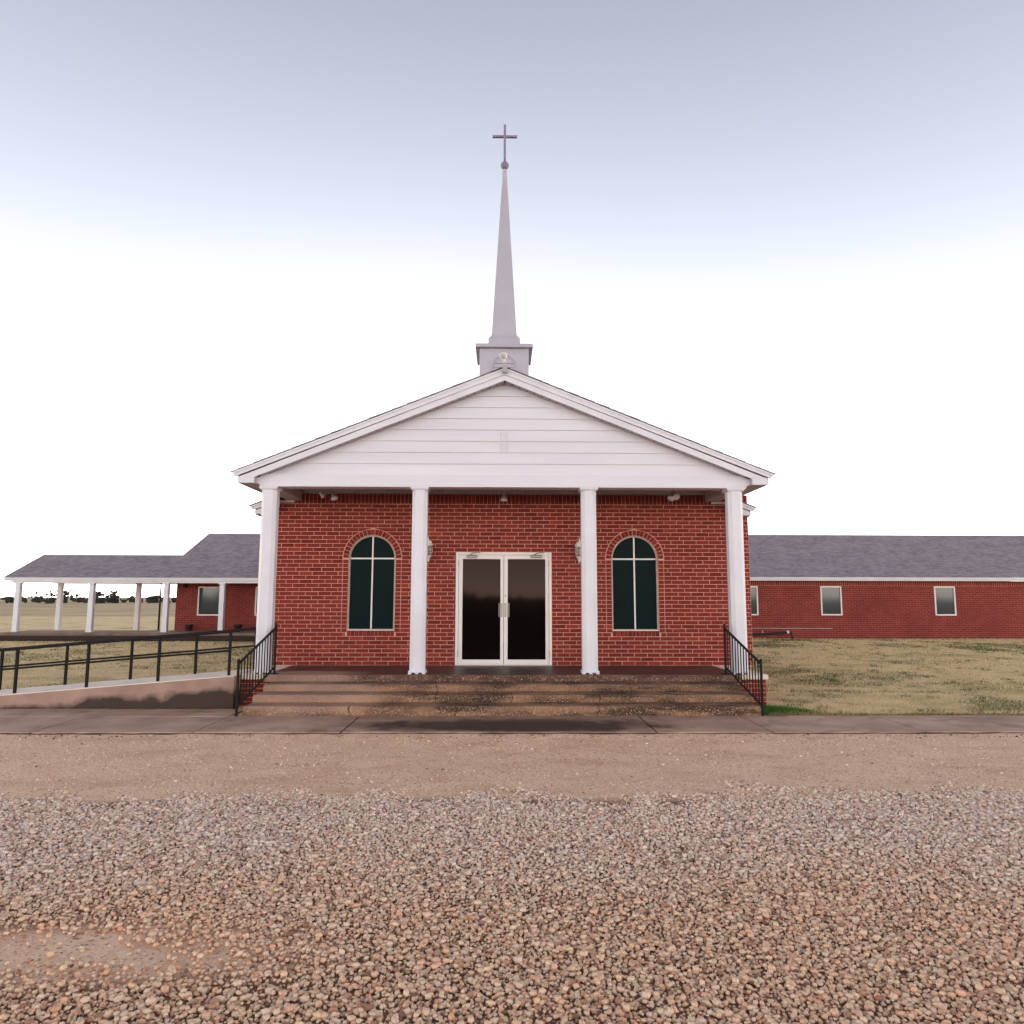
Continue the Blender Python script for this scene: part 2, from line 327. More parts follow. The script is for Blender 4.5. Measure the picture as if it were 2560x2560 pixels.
# ================================================================== THE SETTING
HP = -.5            # pavement level (porch floor is 0)
GL = -.556          # dirt lot level
def lawn_z(x, y):
    b = HP-.03+.0135*np.clip(y+2.6, 0, 16.5)+.012*np.clip(np.abs(x)-5, 0, 14)*0
    return b+.035*(vnoise(x, y, .35, 3)-.5)*np.clip((y+2.75)/1.5, 0, 1)
# far ground sheet
FIELD = ins(mat('dry_field', S(200,176,138), S(166,146,110), .12, .95, spec=.05, detail=9), noise_mask(.03, .5, .7, .5, (1,3,1)), S(120,112,84))
tag(MB().add([(-2500,-2500,-.66),(2500,-2500,-.66),(2500,2500,-.66),(-2500,2500,-.66)], [(0,1,2,3)]).build('ground', FIELD), kind='structure')
# dirt and gravel lot
def lot_mat():
    M = mat('dirt_lot', S(246,206,172), S(230,188,156), 1.8, .95, .8, 40, spec=.12, detail=9)
    ins(M, noise_mask(9, .52, .7, .5), S(206,162,132)); ins(M, noise_mask(46, .54, .64, .7), S(246,224,204)); ins(M, noise_mask(38, .43, .33, .85), S(128,92,72))
    return M
LOT = lot_mat()
def under_gravel(n, l):      # shade of the gaps between stones painted as a darker base, not in the bare drive patch
    geo = n.new('ShaderNodeNewGeometry'); s_ = n.new('ShaderNodeSeparateXYZ'); l.new(geo.outputs['Position'], s_.inputs[0])
    ns = n.new('ShaderNodeTexNoise'); ns.inputs['Scale'].default_value = 1.6; ns.inputs['Detail'].default_value = 6; l.new(geo.outputs['Position'], ns.inputs['Vector'])
    a = n.new('ShaderNodeMath'); a.operation = 'MULTIPLY_ADD'; l.new(ns.outputs['Fac'], a.inputs[0]); a.inputs[1].default_value = .5; l.new(s_.outputs['Y'], a.inputs[2])
    mr = n.new('ShaderNodeMapRange'); mr.inputs['From Min'].default_value = -6.75; mr.inputs['From Max'].default_value = -7.0; l.new(a.outputs[0], mr.inputs['Value'])
    b = box_mask(-2.2, -9.95, GL, 1.25, .36, 1, .4, 2, 1)(n, l); sb = n.new('ShaderNodeMath'); sb.operation = 'SUBTRACT'; sb.use_clamp = True; l.new(mr.outputs[0], sb.inputs[0]); l.new(b, sb.inputs[1])
    m_ = n.new('ShaderNodeMath'); m_.operation = 'MULTIPLY'; l.new(sb.outputs[0], m_.inputs[0]); m_.inputs[1].default_value = .85; return m_.outputs[0]
ins(LOT, noise_mask(1.3, .53, .7, .4, (1,2,1)), S(196,148,118))
ins(LOT, under_gravel, S(104,78,62))
xs = np.concatenate([np.linspace(-60,-9,20)[:-1], np.linspace(-9,9,181), np.linspace(9,60,20)[1:]]); n1 = len(xs); n2 = 111
ys = np.concatenate([np.linspace(-60, -14, 12)[:-1], np.linspace(-14, -4.0, n2-11)])
X, Yg = np.meshgrid(xs, ys, indexing='ij'); Z = GL+.02*(vnoise(X, Yg, .6, 5)-.5)*(np.clip((-4.2-Yg)/1.0, 0, 1))+(.03+.022*(vnoise(X, Yg, 4, 6)-.5))*np.exp(-np.clip(-4.05-Yg, 0, 9)/.35)
V = np.stack([X, Yg, Z], -1).reshape(-1, 3); nj = len(ys)
q = np.array([(i*nj+j, (i+1)*nj+j, (i+1)*nj+j+1, i*nj+j+1) for i in range(n1-1) for j in range(nj-1)])
lot = tag(link('gravel_lot', np_mesh('gravel_lot', V, np.concatenate([q[:,[0,1,2]], q[:,[0,2,3]]]), LOT), (0,0,0)), kind='structure')
# lawn sheet
def lawn_mat():
    M = mat('dormant_lawn', S(234,208,162), S(214,188,140), 2.2, .95, .6, 40, spec=.05, detail=9)
    ins(M, noise_mask(.55, .52, .66, .7, (1,1.6,1)), S(160,148,98)); ins(M, noise_mask(3.5, .58, .72, .5), S(100,104,60)); ins(M, noise_mask(26, .55, .7, .4), S(226,204,160))
    return M
LAWN = lawn_mat()
xs = np.linspace(-45, 45, 181); ys = np.linspace(-2.75, 45, 97); X, Yg = np.meshgrid(xs, ys, indexing='ij'); nj = len(ys)
V = np.stack([X, Yg, lawn_z(X, Yg)], -1).reshape(-1, 3)
q = np.array([(i*nj+j, (i+1)*nj+j, (i+1)*nj+j+1, i*nj+j+1) for i in range(180) for j in range(nj-1)])
tag(link('lawn', np_mesh('lawn', V, np.concatenate([q[:,[0,1,2]], q[:,[0,2,3]]]), LAWN), (0,0,0)), kind='structure')
# pavement: a bed with separate concrete slabs
bed = tag(MB().box(-30, 30, -4.05, -2.06, -.64, -.575).build('pavement', mat('pavement_bed', S(60,46,40), S(44,34,30), 9, .95, .4, 40)), kind='structure')
JG = .009
J = [-12.6,-10.5,-8.4,-6.3,-4.15,-2.19,2.055,3.62,5.7,7.8,9.9,12,14.1]
for a, b in zip(J[:-1], J[1:]):
    yb = -2.06 if b <= -4.1 else -2.72
    dz = random.uniform(-.004, .004)
    if b <= -4.1:
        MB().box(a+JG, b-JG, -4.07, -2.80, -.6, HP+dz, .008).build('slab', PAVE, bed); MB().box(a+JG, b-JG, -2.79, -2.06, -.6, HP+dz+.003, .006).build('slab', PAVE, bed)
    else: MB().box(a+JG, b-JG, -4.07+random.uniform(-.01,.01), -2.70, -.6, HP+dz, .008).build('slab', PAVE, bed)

# ================================================================== CHURCH
CH = thing('church', (0,0,HP), 'red brick church with white gabled porch and tall steeple', 'church')
XW, HWD, ZS, ZT = 2.55, .452, .655, 2.038       # arched windows: centre, half width, sill, spring line
RI, RO = .452, .565
DW, DH = .925, 2.156
LB, HB, JT = .2485, .0774, .0092                 # brick module and joint
WXL, WXR, WTOP = -4.735, 4.795, 3.30

# --- front wall: mortar backing with real openings
def mortar_wall():
    b = MB(); y0, y1 = .007, .16
    def slab(x0, x1, za, zb, zc, zd):  # bottom za->zb, top zc->zd
        b.prism([(x0,za),(x1,zb),(x1,zd),(x0,zc)], y0, y1)
    cuts = [WXL, -XW-HWD, -XW+HWD, -DW, DW, XW-HWD, XW+HWD, WXR]
    for a, c in ((cuts[0],cuts[1]),(cuts[2],cuts[3]),(cuts[4],cuts[5]),(cuts[6],cuts[7])): slab(a, c, -.02, -.02, WTOP, WTOP)
    slab(-DW, DW, DH, DH, WTOP, WTOP)
    for xc in (-XW, XW):
        slab(xc-HWD, xc+HWD, -.02, -.02, ZS-.005, ZS-.005)
        for i in range(24):
            a0 = math.pi*(1-i/24); a1 = math.pi*(1-(i+1)/24); xa = xc+RI*math.cos(a0); xb = xc+RI*math.cos(a1)
            slab(xa, xb, ZT+RI*math.sin(a0), ZT+RI*math.sin(a1), WTOP, WTOP)
    return b
FW = mortar_wall().build('front_wall', MORT, CH)
# --- brick shapes (shared mesh, front edges eased)
def brick_mb(l, h, d=.07, c=.004):
    b = MB(); x, z = l/2, h/2
    Vb = [(-x,d,-z),(x,d,-z),(x,d,z),(-x,d,z),(-x,c,-z),(x,c,-z),(x,c,z),(-x,c,z),(-x+c,0,-z+c),(x-c,0,-z+c),(x-c,0,z-c),(-x+c,0,z-c)]
    Fb = [(8,9,10,11)]
    for i in range(4): j = (i+1)%4; Fb += [(4+i,4+j,8+j,8+i),(i,j,4+j,4+i)]
    return b.add(Vb, Fb)
BL = LB-JT; BH = HB-JT
brick_me = brick_mb(BL, BH).mesh('brick', BR_O)
spans = []
def blocked(zm):
    """x intervals without running-bond bricks on the course whose middle is zm"""
    out = []
    if zm < DH+.01: out.append((-DW-.004, DW+.004))
    for xc in (-XW, XW):
        if ZS-.115 < zm < ZS-.01: out.append((xc-HWD-.03, xc+HWD+.03)) if zm < ZS-.03 else out.append((xc-RO, xc+RO))
        elif ZS-.01 <= zm <= ZT: out.append((xc-RO, xc+RO))
        elif ZT < zm < ZT+RO+.03:
            hw_ = math.sqrt(max(0, (RO+.012)**2-max(0, zm-ZT-.02)**2)); out.append((xc-hw_, xc+hw_))
    return out
pieces = []; cutb = []
for k in range(40):
    zm = k*HB+HB/2; off = (LB/2 if k % 2 else 0)+.03+random.uniform(-.006,.006)
    if k in (9, 23, 31): off += .05
    z0, z1 = zm-HB/2+JT/2, zm+HB/2-JT/2
    bl = blocked(zm); free = []; x = (WXL, WXL)
    for a, b_ in sorted(bl):
        xc = -XW if a < 0 else XW; arch = ZT < zm < ZT+RO+.03 and abs(a+b_) > 1
        if arch:      # bricks cut to the curve of the arch
            q_ = [math.sqrt(max(0, (RO+.009)**2-(z-ZT)**2)) for z in (z0, z1)]
            free.append((x, (xc-q_[0], xc-q_[1]))); x = (xc+q_[0], xc+q_[1])
        else: free.append((x, (a, a))); x = (b_, b_)
    free.append((x, (WXR, WXR)))
    for (a0, a1), (c0, c1) in free:
        a = max(a0, a1); b_ = min(c0, c1); lo_ = min(a0, a1); hi_ = max(c0, c1)
        n0 = math.floor((lo_-off)/LB); x0 = (a0, a1)
        for n_ in range(n0, n0+60):
            e = off+(n_+1)*LB
            if e <= a+.03: continue
            last = e >= b_-.03; x1 = (c0, c1) if last else (e, e)
            if x0[0] == x0[1] and x1[0] == x1[1]:
                if x1[0]-x0[0] > .03: pieces.append((x0[0]+JT/2+random.uniform(-.0012,.0012), x1[0]-JT/2+random.uniform(-.0012,.0012), zm+random.uniform(-.0012,.0012)))
            else: cutb.append((x0, x1, z0, z1))
            x0 = x1
            if last: break
pieces.sort(key=lambda p: ((p[0]+p[1])/2-CAM.x)**2+(p[2]-1.6)**2*.6)
rest = MB()
for i, (a, b_, zm) in enumerate(pieces):
    yj = random.uniform(-.0022, .0022)
    if i < 300: link('brick', brick_me, ((a+b_)/2, yj, zm), FW, (random.uniform(-.006,.006), random.uniform(-.004,.004), random.uniform(-.008,.008)), ((b_-a)/BL, 1, 1))
    else:
        t = brick_mb(b_-a, BH); rest.cur = random.random(); rest.add([(x+(a+b_)/2, y+yj, z+zm) for x,y,z in t.v], t.f)
for (a0, a1), (c0, c1), z0, z1 in cutb:
    rest.cur = random.random(); g_ = JT/2; P_ = [(a0+g_,z0),(c0-g_,z0),(c1-g_,z1),(a1+g_,z1)]
    if P_[1][0] > P_[0][0]-.001 and P_[2][0] > P_[3][0]: rest.prism([(x,z) for x,z in P_ if 1], .0005, .07)
# jamb return on the free corners of the wall
for s in (-1, 1):
    for k in range(40):
        if k % 1 == 0:
            rest.cur = random.random(); a = .01+(.06 if k % 2 else 0); we = WXR if s > 0 else WXL; x0, x1 = sorted((we-s*.06, we+s*.006)); rest.box(x0, x1, a+.06, a+.06+BL*.8, k*HB+JT/2, (k+1)*HB-JT/2)
tag(rest.build('brick_courses', BR_A, FW), kind='stuff')
# soldier course under the porch ceiling
sold_me = brick_mb(HB-JT, .2-JT, .07).mesh('soldier_brick', BR_O)
x = WXL+HB/2
while x < WXR-HB/4:
    link('soldier_brick', sold_me, (x, random.uniform(-.002,.002), 3.198), FW, (0, random.uniform(-.01,.01), random.uniform(-.01,.01))); x += HB
# window surrounds: arch, jamb stacks, sill
def wedge():
    n = 21; h = math.pi/n/2; g1 = JT/2/RI; g2 = JT/2/RO; b = MB(); P = []
    for y in (.1, .003, 0):
        e = .003 if y == 0 else 0
        for r_, a in ((RI+.006+e, -(h-g1)+e/RI), (RI+.006+e, h-g1-e/RI), (RO-.004-e, h-g2-e/RO), (RO-.004-e, -(h-g2)+e/RO)): P.append((r_*math.sin(a), y, r_*math.cos(a)))
    Fb = [(8,9,10,11)]
    for i in range(4): j = (i+1)%4; Fb += [(4+i,4+j,8+j,8+i),(i,j,4+j,4+i)]
    return b.add(P, Fb).mesh('arch_brick', BR_O), n
wed, nw = wedge(); jamb_me = brick_mb(RO-RI-.012, BH, .1).mesh('jamb_brick', BR_O); sill_me = brick_mb(.0753-JT, .1, .1).mesh('sill_brick', BR_O)
for xc in (-XW, XW):
    for i in range(nw):
        a = -math.pi/2+math.pi*(i+.5)/nw; link('arch_brick', wed, (xc, random.uniform(-.006,-.002), ZT), FW, (0, a+random.uniform(-.006,.006), 0))
    for s in (-1, 1):
        for k in range(8, 26): link('jamb_brick', jamb_me, (xc+s*(RI+RO)/2, random.uniform(-.004,.001), (k+.5)*HB), FW, (0, random.uniform(-.01,.01), 0))
    for i in range(12): link('sill_brick', sill_me, (xc-HWD+.0753*(i+.5), -.012+random.uniform(-.003,.003), ZS-.057), FW, (.06, random.uniform(-.02,.02), 0))

# --- arched windows
def outline(xc, a, zb, zt, n=20): return [(xc-a,zb),(xc+a,zb)]+[(xc+a*math.cos(math.pi*i/n), zt+a*math.sin(math.pi*i/n)) for i in range(n+1)]
def ring(b, o, i, y0, y1):
    n = len(o); V = [(x,y0,z) for x,z in o]+[(x,y0,z) for x,z in i]+[(x,y1,z) for x,z in o]+[(x,y1,z) for x,z in i]; Fs = []
    for k in range(n):
        j = (k+1)%n; Fs += [(k,j,n+j,n+k),(2*n+j,2*n+k,3*n+k,3*n+j),(n+k,n+j,3*n+j,3*n+k),(j,k,2*n+k,2*n+j)]
    return b.add(V, Fs)
for xc in (-XW-.005, XW):
    w = MB(); w.prism(outline(xc, HWD-.012, ZS+.012, ZT), .088, .1); wn = w.build('window', GLASSW, CH)
    f = ring(MB(), outline(xc, HWD-.002, ZS, ZT), outline(xc, HWD-.026, ZS+.026, ZT), .05, .095); f.build('frame', FRAMEG, wn)
    MB().box(xc-.014, xc+.014, .068, .0875, ZS+.027, ZT+HWD-.028, .003).build('mullion', DOORW, wn)
    MB().box(xc-HWD+.027, xc+HWD-.027, .066, .087, ZT-.016, ZT+.014, .003).build('transom', DOORW, wn)
    MB().box(xc-HWD+.002, xc+HWD-.002, .025, .06, ZS-.002, ZS+.014, .003).build('sill_strip', DOORW, wn)

# --- double doors
df = MB(); df.box(-DW, -DW+.05, -.02, .12, 0, DH, .004); df.box(DW-.05, DW, -.02, .12, 0, DH, .004); df.box(-DW+.05, DW-.05, -.02, .12, DH-.048, DH, .004)
df.box(-DW+.05, DW-.05, -.01, .1, -.005, .012); DF = df.build('door_frame', DOORW, CH)
for s in (-1, 1):
    x0, x1 = (-DW+.054, -.004) if s < 0 else (.004, DW-.054)
    gx0, gx1 = (-.796, -.064) if s < 0 else (.077, .806)
    b = MB(); y0, y1 = 0.0, .045; zb, zt = .016, DH-.051
    for bx in ((x0,gx0),(gx1,x1)): b.box(bx[0], bx[1], y0, y1, zb, zt, .003)
    b.box(gx0, gx1, y0+.001, y1-.001, zb, .107, .002); b.box(gx0, gx1, y0+.001, y1-.001, 2.028, zt, .002)
    D = b.build('door', DOORW, CH)
    MB().box(gx0+.001, gx1-.001, .018, .026, .108, 2.027).build('pane', GLASSD, D)
    hx = -.088 if s < 0 else .099
    h = MB().tube([(hx,-.055,.915),(hx,-.055,1.18)], .009, 10); h.tube([(hx,-.055,.93),(hx-s*-.04,-.0,.93)] if 0 else [(hx,-.055,.935),(hx,0,.935)], .007); h.tube([(hx,-.055,1.16),(hx,0,1.16)], .007)
    px = (-.052, -.022) if s < 0 else (.018, .05); h.box(px[0], px[1], -.006, -.0005, .915, 1.18, .002); h.build('handle', CHROME, D)
    cx = (-.725, -.507) if s < 0 else (.512, .744)
    c = MB().box(cx[0], cx[1], -.055, -.001, 2.056, 2.1, .012); ex = (cx[0]+cx[1])/2
    c.tube([(ex-.02,-.03,2.1),(ex-.02,-.035,2.125)], .012); c.tube([(ex-.02,-.035,2.122),(ex+.05,-.07,2.155),(ex+.15,-.04,2.15)], .007); c.tube([(ex+.15,-.04,2.15),(ex+.15,-.0205,2.15)], .01)
    c.build('door_closer', CHROME, D)
    for hz in (.16, 1.88):
        hh = -DW+.05 if s < 0 else DW-.05; MB().tube([(hh,-.025,hz),(hh,-.025,hz+.12)], .008).build('hinge', FRAMEG, D)
    if s > 0: MB().lathe([(.013,0),(.013,.006),(.005,.007)], (.036,-.0005,1.32), 12, (0,-1,0)).build('lock', CHROME, D)

# --- porch floor, piers
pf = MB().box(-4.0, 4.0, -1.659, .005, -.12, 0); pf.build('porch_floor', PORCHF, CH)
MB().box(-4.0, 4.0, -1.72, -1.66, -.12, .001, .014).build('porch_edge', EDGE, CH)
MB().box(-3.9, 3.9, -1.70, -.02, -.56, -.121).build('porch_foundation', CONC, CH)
for s in (-1, 1):
    x0, x1 = sorted((s*4.003, s*4.48)); MB().box(x0, x1, -1.64, 0, -.085, .0-.003, .01).build('porch_ledge', RAMPT, CH)
    xa, xb = sorted((s*3.93, s*4.45)); P = MB().box(xa+.008, xb-.008, -1.592, -.01, -.62, -.122).build('brick_pier', MORT, CH)
    for k in range(7):
        z0 = -.6+k*.0745
        o = random.choice((0, LB/2)) if k % 2 else 0; xx = xa-o
        while xx < xb-.03:
            e0 = max(xa, xx)+JT/2; e1 = min(xb, xx+LB+.011)-JT/2; xx += LB+.011
            if e1-e0 > .03: link('pier_brick', brick_me, ((e0+e1)/2, -1.6, z0+.035), P, (0,0,random.uniform(-.01,.01)), ((e1-e0)/BL, 1, .98))
        yy = -1.53
        while yy < -.2: link('pier_brick', brick_me, (xb if s > 0 else xa, yy+LB/2+(.12 if k%2 else 0), z0+.035), P, (0,0,R(90)*s), (1,1,.98)); yy += LB
# --- columns
YC = -1.465; CW = .13
def column(xc):
    ch = .058; a = CW; o = [(-a,-a+ch),(-a+ch,-a),(a-ch,-a),(a,-a+ch),(a,a-ch),(a-ch,a),(-a+ch,a),(-a,a-ch)]
    b = MB(); V = [(xc+x,YC+y,z) for z in (.05, 3.145) for x,y in o]; b.add(V, [(i,(i+1)%8,8+(i+1)%8,8+i) for i in range(8)]+[tuple(reversed(range(8))),tuple(range(8,16))])
    c = b.build('column', WHITE, CH)
    q = MB(); 
    for (w0, w1, z0, z1) in ((.138,.152,3.14,3.165),(.158,.158,3.165,3.19)):
        q.add([(xc+sx_*w_,YC+sy_*w_,z) for z, w_ in ((z0,w0),(z1,w1)) for sx_,sy_ in ((-1,-1),(1,-1),(1,1),(-1,1))], [(3,2,1,0),(4,5,6,7)]+[(i,(i+1)%4,4+(i+1)%4,4+i) for i in range(4)])
    q.build('capital', WHITE, c)
    q = MB().box(xc-.145, xc+.145, YC-.145, YC+.145, .022, .055, .006)
    for sx_ in (-1,0,1):
        for sy_ in (-1,1): q.box(xc+sx_*.118-.026, xc+sx_*.118+.026, YC+sy_*.118-.026, YC+sy_*.118+.026, .0, .0225)
    q.build('base', WHITE, c); MB().box(xc-.1, xc+.1, YC-.09, YC+.09, .0005, .022).build('footing', DARKM, c)
for xc in (-4.085, -1.47, 1.475, 4.045): column(xc)
# --- beams, ceiling
BZ = 3.191
MB().box(-4.24, 4.24, -1.6, -1.33, BZ, 3.407, .004).build('front_beam', WHITE, CH)
for s in (-1, 1):
    x0, x1 = sorted((s*3.93, s*4.2)); MB().box(x0, x1, -1.329, -.075, 3.15, 3.42, .004).build('side_beam', SOFFIT, CH)
    x0, x1 = sorted((s*4.075, s*4.36)); MB().box(x0, x1, -.074, -.002, 3.1195, 3.16, .003).build('trim_block', WHITE, CH)
pw = .291; me_p = MB().box(-pw/2+.004, pw/2-.004, -1.33, -.03, 0, .012).box(-.012, .012, -1.33, -.03, -.006, .0005).mesh('soffit_panel', SOFFIT)
MB().box(-3.93, 3.93, -1.325, -.003, 3.372, 3.39).build('ceiling', DARKM, CH); CEI = bpy.data.objects['ceiling']
for i in range(27): link('soffit_panel', me_p, (-3.93+pw*(i+.5), 0, 3.358), CEI)
MB().box(-3.93, 3.93, -.03, -.0035, 3.305, 3.362, .003).build('frieze_board', SOFFIT, CH)

# --- gable siding
AP, SL = 5.098, .404             # siding apex, roof slope
gz = 3.409; GB = MB().prism([(-4.18,3.40),(4.18,3.40),(0,AP-.01)], -1.535, -1.50).build('gable', SIDING, CH); k = 0
MB().prism([(-4.3,3.335),(-4.3,BZ+.07),(-4.2,BZ+.003),(4.2,BZ+.003),(4.3,BZ+.07),(4.3,3.335),(4.14,3.408),(-4.14,3.408)], -1.612, -1.6005).build('frieze_board', SIDING, CH)
while gz < AP-.03:
    z1 = min(gz+.203, AP-.002); w0 = (AP-gz)/SL; w1 = (AP-z1)/SL; z0 = gz+.0
    V = [(-w0,-1.561,z0),(w0,-1.561,z0),(w1,-1.538,z1+.006),(-w1,-1.538,z1+.006),(-w0,-1.536,z0),(w0,-1.536,z0),(w1,-1.5355,z1+.006),(-w1,-1.5355,z1+.006)]
    MB().add(V, [(0,1,2,3),(7,6,5,4),(0,4,5,1),(1,5,6,2),(2,6,7,3),(3,7,4,0)]).build('siding_board', SIDING, GB); gz += .2032
for z0 in (4.035, 3.842):
    v = MB().box(-.072, .072, -1.562, -1.545, z0, z0+.158, .004); vv = v.build('gable_vent', SIDING, CH)
    for i in range(4): MB().add([(-.06,-1.573,z0+.012+i*.036),(.06,-1.573,z0+.012+i*.036),(.06,-1.562,z0+.04+i*.036),(-.06,-1.562,z0+.04+i*.036),(-.06,-1.5625,z0+.014+i*.036),(.06,-1.5625,z0+.014+i*.036)], [(0,1,2,3),(1,0,4,5),(0,3,4),(1,5,2)]).build('louvre', SIDING, vv)
# --- rakes, eaves, porch roof
def rake(yf, apz, tipx, tipz, name_parent, lowx, boxz, back, xm=0.):
    sl_ = (apz-tipz)/tipx
    for s in (-1, 1):
        P = lambda pts: [(s*x, z) for x, z in pts]
        MB().prism(P([(xm,apz-.012-sl_*xm),(tipx,tipz-.012),(tipx-.035,tipz-.06),(tipx-.04,tipz-.085),(xm,apz-.135-sl_*xm)]), yf-.024, yf+.02).build('rake_board', WHITE, name_parent)
        MB().prism(P([(xm,apz-.03-sl_*xm),(tipx+.004,tipz-.0115),(tipx+.004,tipz-.014),(tipx-.02,tipz-.04),(xm,apz-.055-sl_*xm)]), yf-.036, yf-.0245).build('drip_edge', WHITE, name_parent)
        lx = lowx; lz = apz-.236-sl_*lx
        MB().prism(P([(xm,apz-.128-sl_*xm),(tipx-.055,tipz-.128+sl_*.055),(tipx-.085,tipz-.12),(tipx-.085,boxz),(lx,boxz),(lx,lz)]+([(xm,apz-.236-sl_*xm)] if xm < lx-.01 else [])), yf, yf+.022).build('fascia', WHITE, name_parent)
        b = MB(); x0, x1 = sorted((s*lx, s*(tipx-.086))); b.box(x0, x1, yf+.023, back, boxz+.001, boxz+.015, .002); b.box(*sorted((s*(tipx-.107), s*(tipx-.086))), yf+.023, back, boxz+.016, tipz-.05)
        b.box(*sorted((s*lx, s*(lx+.02))), yf+.023, yf+.2, boxz+.016, lz+.03); b.build('eave_box', SOFFIT, name_parent)
APX = 5.298; TX, TZ = 4.66, 3.42; YF = -1.76
rake(YF, APX, TX, TZ, CH, 4.29, 3.232, -.26)
sl0 = (APX-TZ)/TX
for s in (-1, 1):     # rake soffit: narrow panels with open joints
    b = MB(); d = .131; n_ = int(4.26/d)
    for i in range(n_):
        xa, xb = i*d+.012, (i+1)*d-.003; za, zb = APX-.232-sl0*xa, APX-.232-sl0*xb
        b.add([(s*x, y, z+t) for t in (0,.008) for x,z in ((xa,za),(xb,zb)) for y in (YF+.0225, -1.537)], [(0,1,3,2),(4,6,7,5),(0,2,6,4),(1,5,7,3),(0,4,5,1),(2,3,7,6)])
    b.build('rake_soffit', SOFFIT, CH)
    MB().prism([(s*0,APX-.215),(s*4.28,APX-.215-sl0*4.28),(s*4.28,APX-.219-sl0*4.28),(0,APX-.219)], YF+.023, -1.50).build('soffit_backing', DARKM, CH)
def shingle_roof(name, parent, s, apz, tipx, tipz, y0, y1, over=.03, jag=.012, axis='x'):
    """stepped courses of shingles from the eave up; rake ends a little uneven"""
    sl_ = (apz-tipz)/tipx; n_ = int(math.hypot(tipx, apz-tipz)/.142); b = MB(); cs = 1/math.hypot(1, sl_)
    for i in range(n_+1):
        xa = tipx+over-i*(tipx+over)/(n_+1); xb = max(0, xa-(tipx+over)/(n_+1)-.03); za = apz-sl_*xa+.007; zb = apz-sl_*xb+.001
        j0 = random.uniform(-jag, jag)
        b.add([(s*xa,y0+j0,za-.008),(s*xa,y1,za-.008),(s*xb,y1,zb-.008),(s*xb,y0+j0,zb-.008),(s*xa,y0+j0,za),(s*xa,y1,za),(s*xb,y1,zb),(s*xb,y0+j0,zb)],
              [(4,5,6,7),(3,2,1,0),(0,1,5,4),(0,4,7,3),(1,2,6,5),(2,3,7,6)] if s > 0 else [(7,6,5,4),(0,1,2,3),(4,5,1,0),(3,7,4,0),(5,6,2,1),(6,7,3,2)])
    return b.build(name, SHING, parent)
for s in (-1, 1): shingle_roof('porch_roof', CH, s, APX+.002, TX, TZ+.002, YF-.05, 1.2)
MB().prism([(-4.6,3.45),(4.6,3.45),(0,APX-.03)], 1.17, 1.19).build('rear_gable', SIDING, CH)
# --- main body behind the porch
rake(-.27, 4.985, 4.85, 3.022, CH, 4.5, 2.868, -.02, 4.3)
MB().prism([(-4.78,WTOP-.42),(4.78,WTOP-.42),(4.78,2.95),(0,4.86),(-4.78,2.95)], .17, .2).build('main_gable', SIDING, CH)
for s in (-1, 1):
    shingle_roof('main_roof', CH, s, 4.987, 4.85, 3.024, .03, 23); MB().prism([(s*4.25,4.988-.4047*4.25),(s*4.87,4.988-.4047*4.87),(s*4.87,4.996-.4047*4.87),(s*4.25,4.996-.4047*4.25)], -.31, .03).build('roof_edge', SHING, CH)
    x0, x1 = sorted((s*4.6, s*4.77)); MB().box(x0, x1, .162, 23, -.62, 2.95).build('side_wall', WBRICK, CH)
    x0, x1 = sorted((s*4.775, s*4.83)); MB().box(x0, x1, -.02, 23, 2.868, 3.0).build('eave_fascia', WHITE, CH)
MB().prism([(-4.77,-.6),(4.77,-.6),(4.77,2.95),(0,4.9),(-4.77,2.95)], 22.7, 22.95).build('back_wall', WBRICK, CH)

# --- steeple
YS = 2.5; YM = YS+.585
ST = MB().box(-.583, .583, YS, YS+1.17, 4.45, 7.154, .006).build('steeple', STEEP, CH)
MB().box(-.678, .678, YS-.095, YS+1.265, 7.155, 7.242, .006).build('cornice', STEEP, ST)
def pyr(rings, n=4):
    b = MB(); V = []
    for hw_, z in rings: V += [(sx_*hw_, YM+sy_*hw_, z) for sx_,sy_ in ((-1,-1),(1,-1),(1,1),(-1,1))]
    Fs = [(i*4+k, i*4+(k+1)%4, (i+1)*4+(k+1)%4, (i+1)*4+k) for i in range(len(rings)-1) for k in range(4)]+[(3,2,1,0), tuple(range(len(V)-4, len(V)))]
    return b.add(V, Fs)
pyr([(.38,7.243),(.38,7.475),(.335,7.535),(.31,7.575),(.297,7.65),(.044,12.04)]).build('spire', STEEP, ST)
MB().lathe([(.03,12.02)]+[(max(.012,.104*math.cos(a)), 12.15+.104*math.sin(a)) for a in np.linspace(-1.35,1.4,13)]+[(.035,12.27),(.028,12.36)], (0,YM,0), 20).build('ball', CROSSM, ST)
MB().box(-.03, .03, YM-.03, YM+.03, 12.27, 13.26, .004).box(-.313, -.031, YM-.029, YM+.029, 12.91, 12.965, .004).box(.031, .313, YM-.029, YM+.029, 12.91, 12.965, .004).build('cross', CROSSM, ST)
lv = MB(); zc = 6.70
for r0, r1, d0 in ((.275,.30,.02),(.235,.252,.012)):
    n_ = 24; V = [(r*math.cos(math.pi*i/n_), y, zc+r*math.sin(math.pi*i/n_)) for i in range(n_+1) for r in (r0,r1) for y in (YS-d0, YS+.001)]
    lv.add(V, [q_ for i in range(n_) for q_ in ((4*i,4*i+2,4*i+6,4*i+4),(4*i,4*i+4,4*i+5,4*i+1),(4*i+2,4*i+3,4*i+7,4*i+6))])
LV = lv.build('louvre_vent', STEEP, ST)
lo = MB(); lo.box(-.3, .3, YS-.02, YS+.001, 6.2, 6.23)
for s in (-1,1): lo.box(*sorted((s*.275,s*.3)), YS-.02, YS+.001, 6.23, zc)
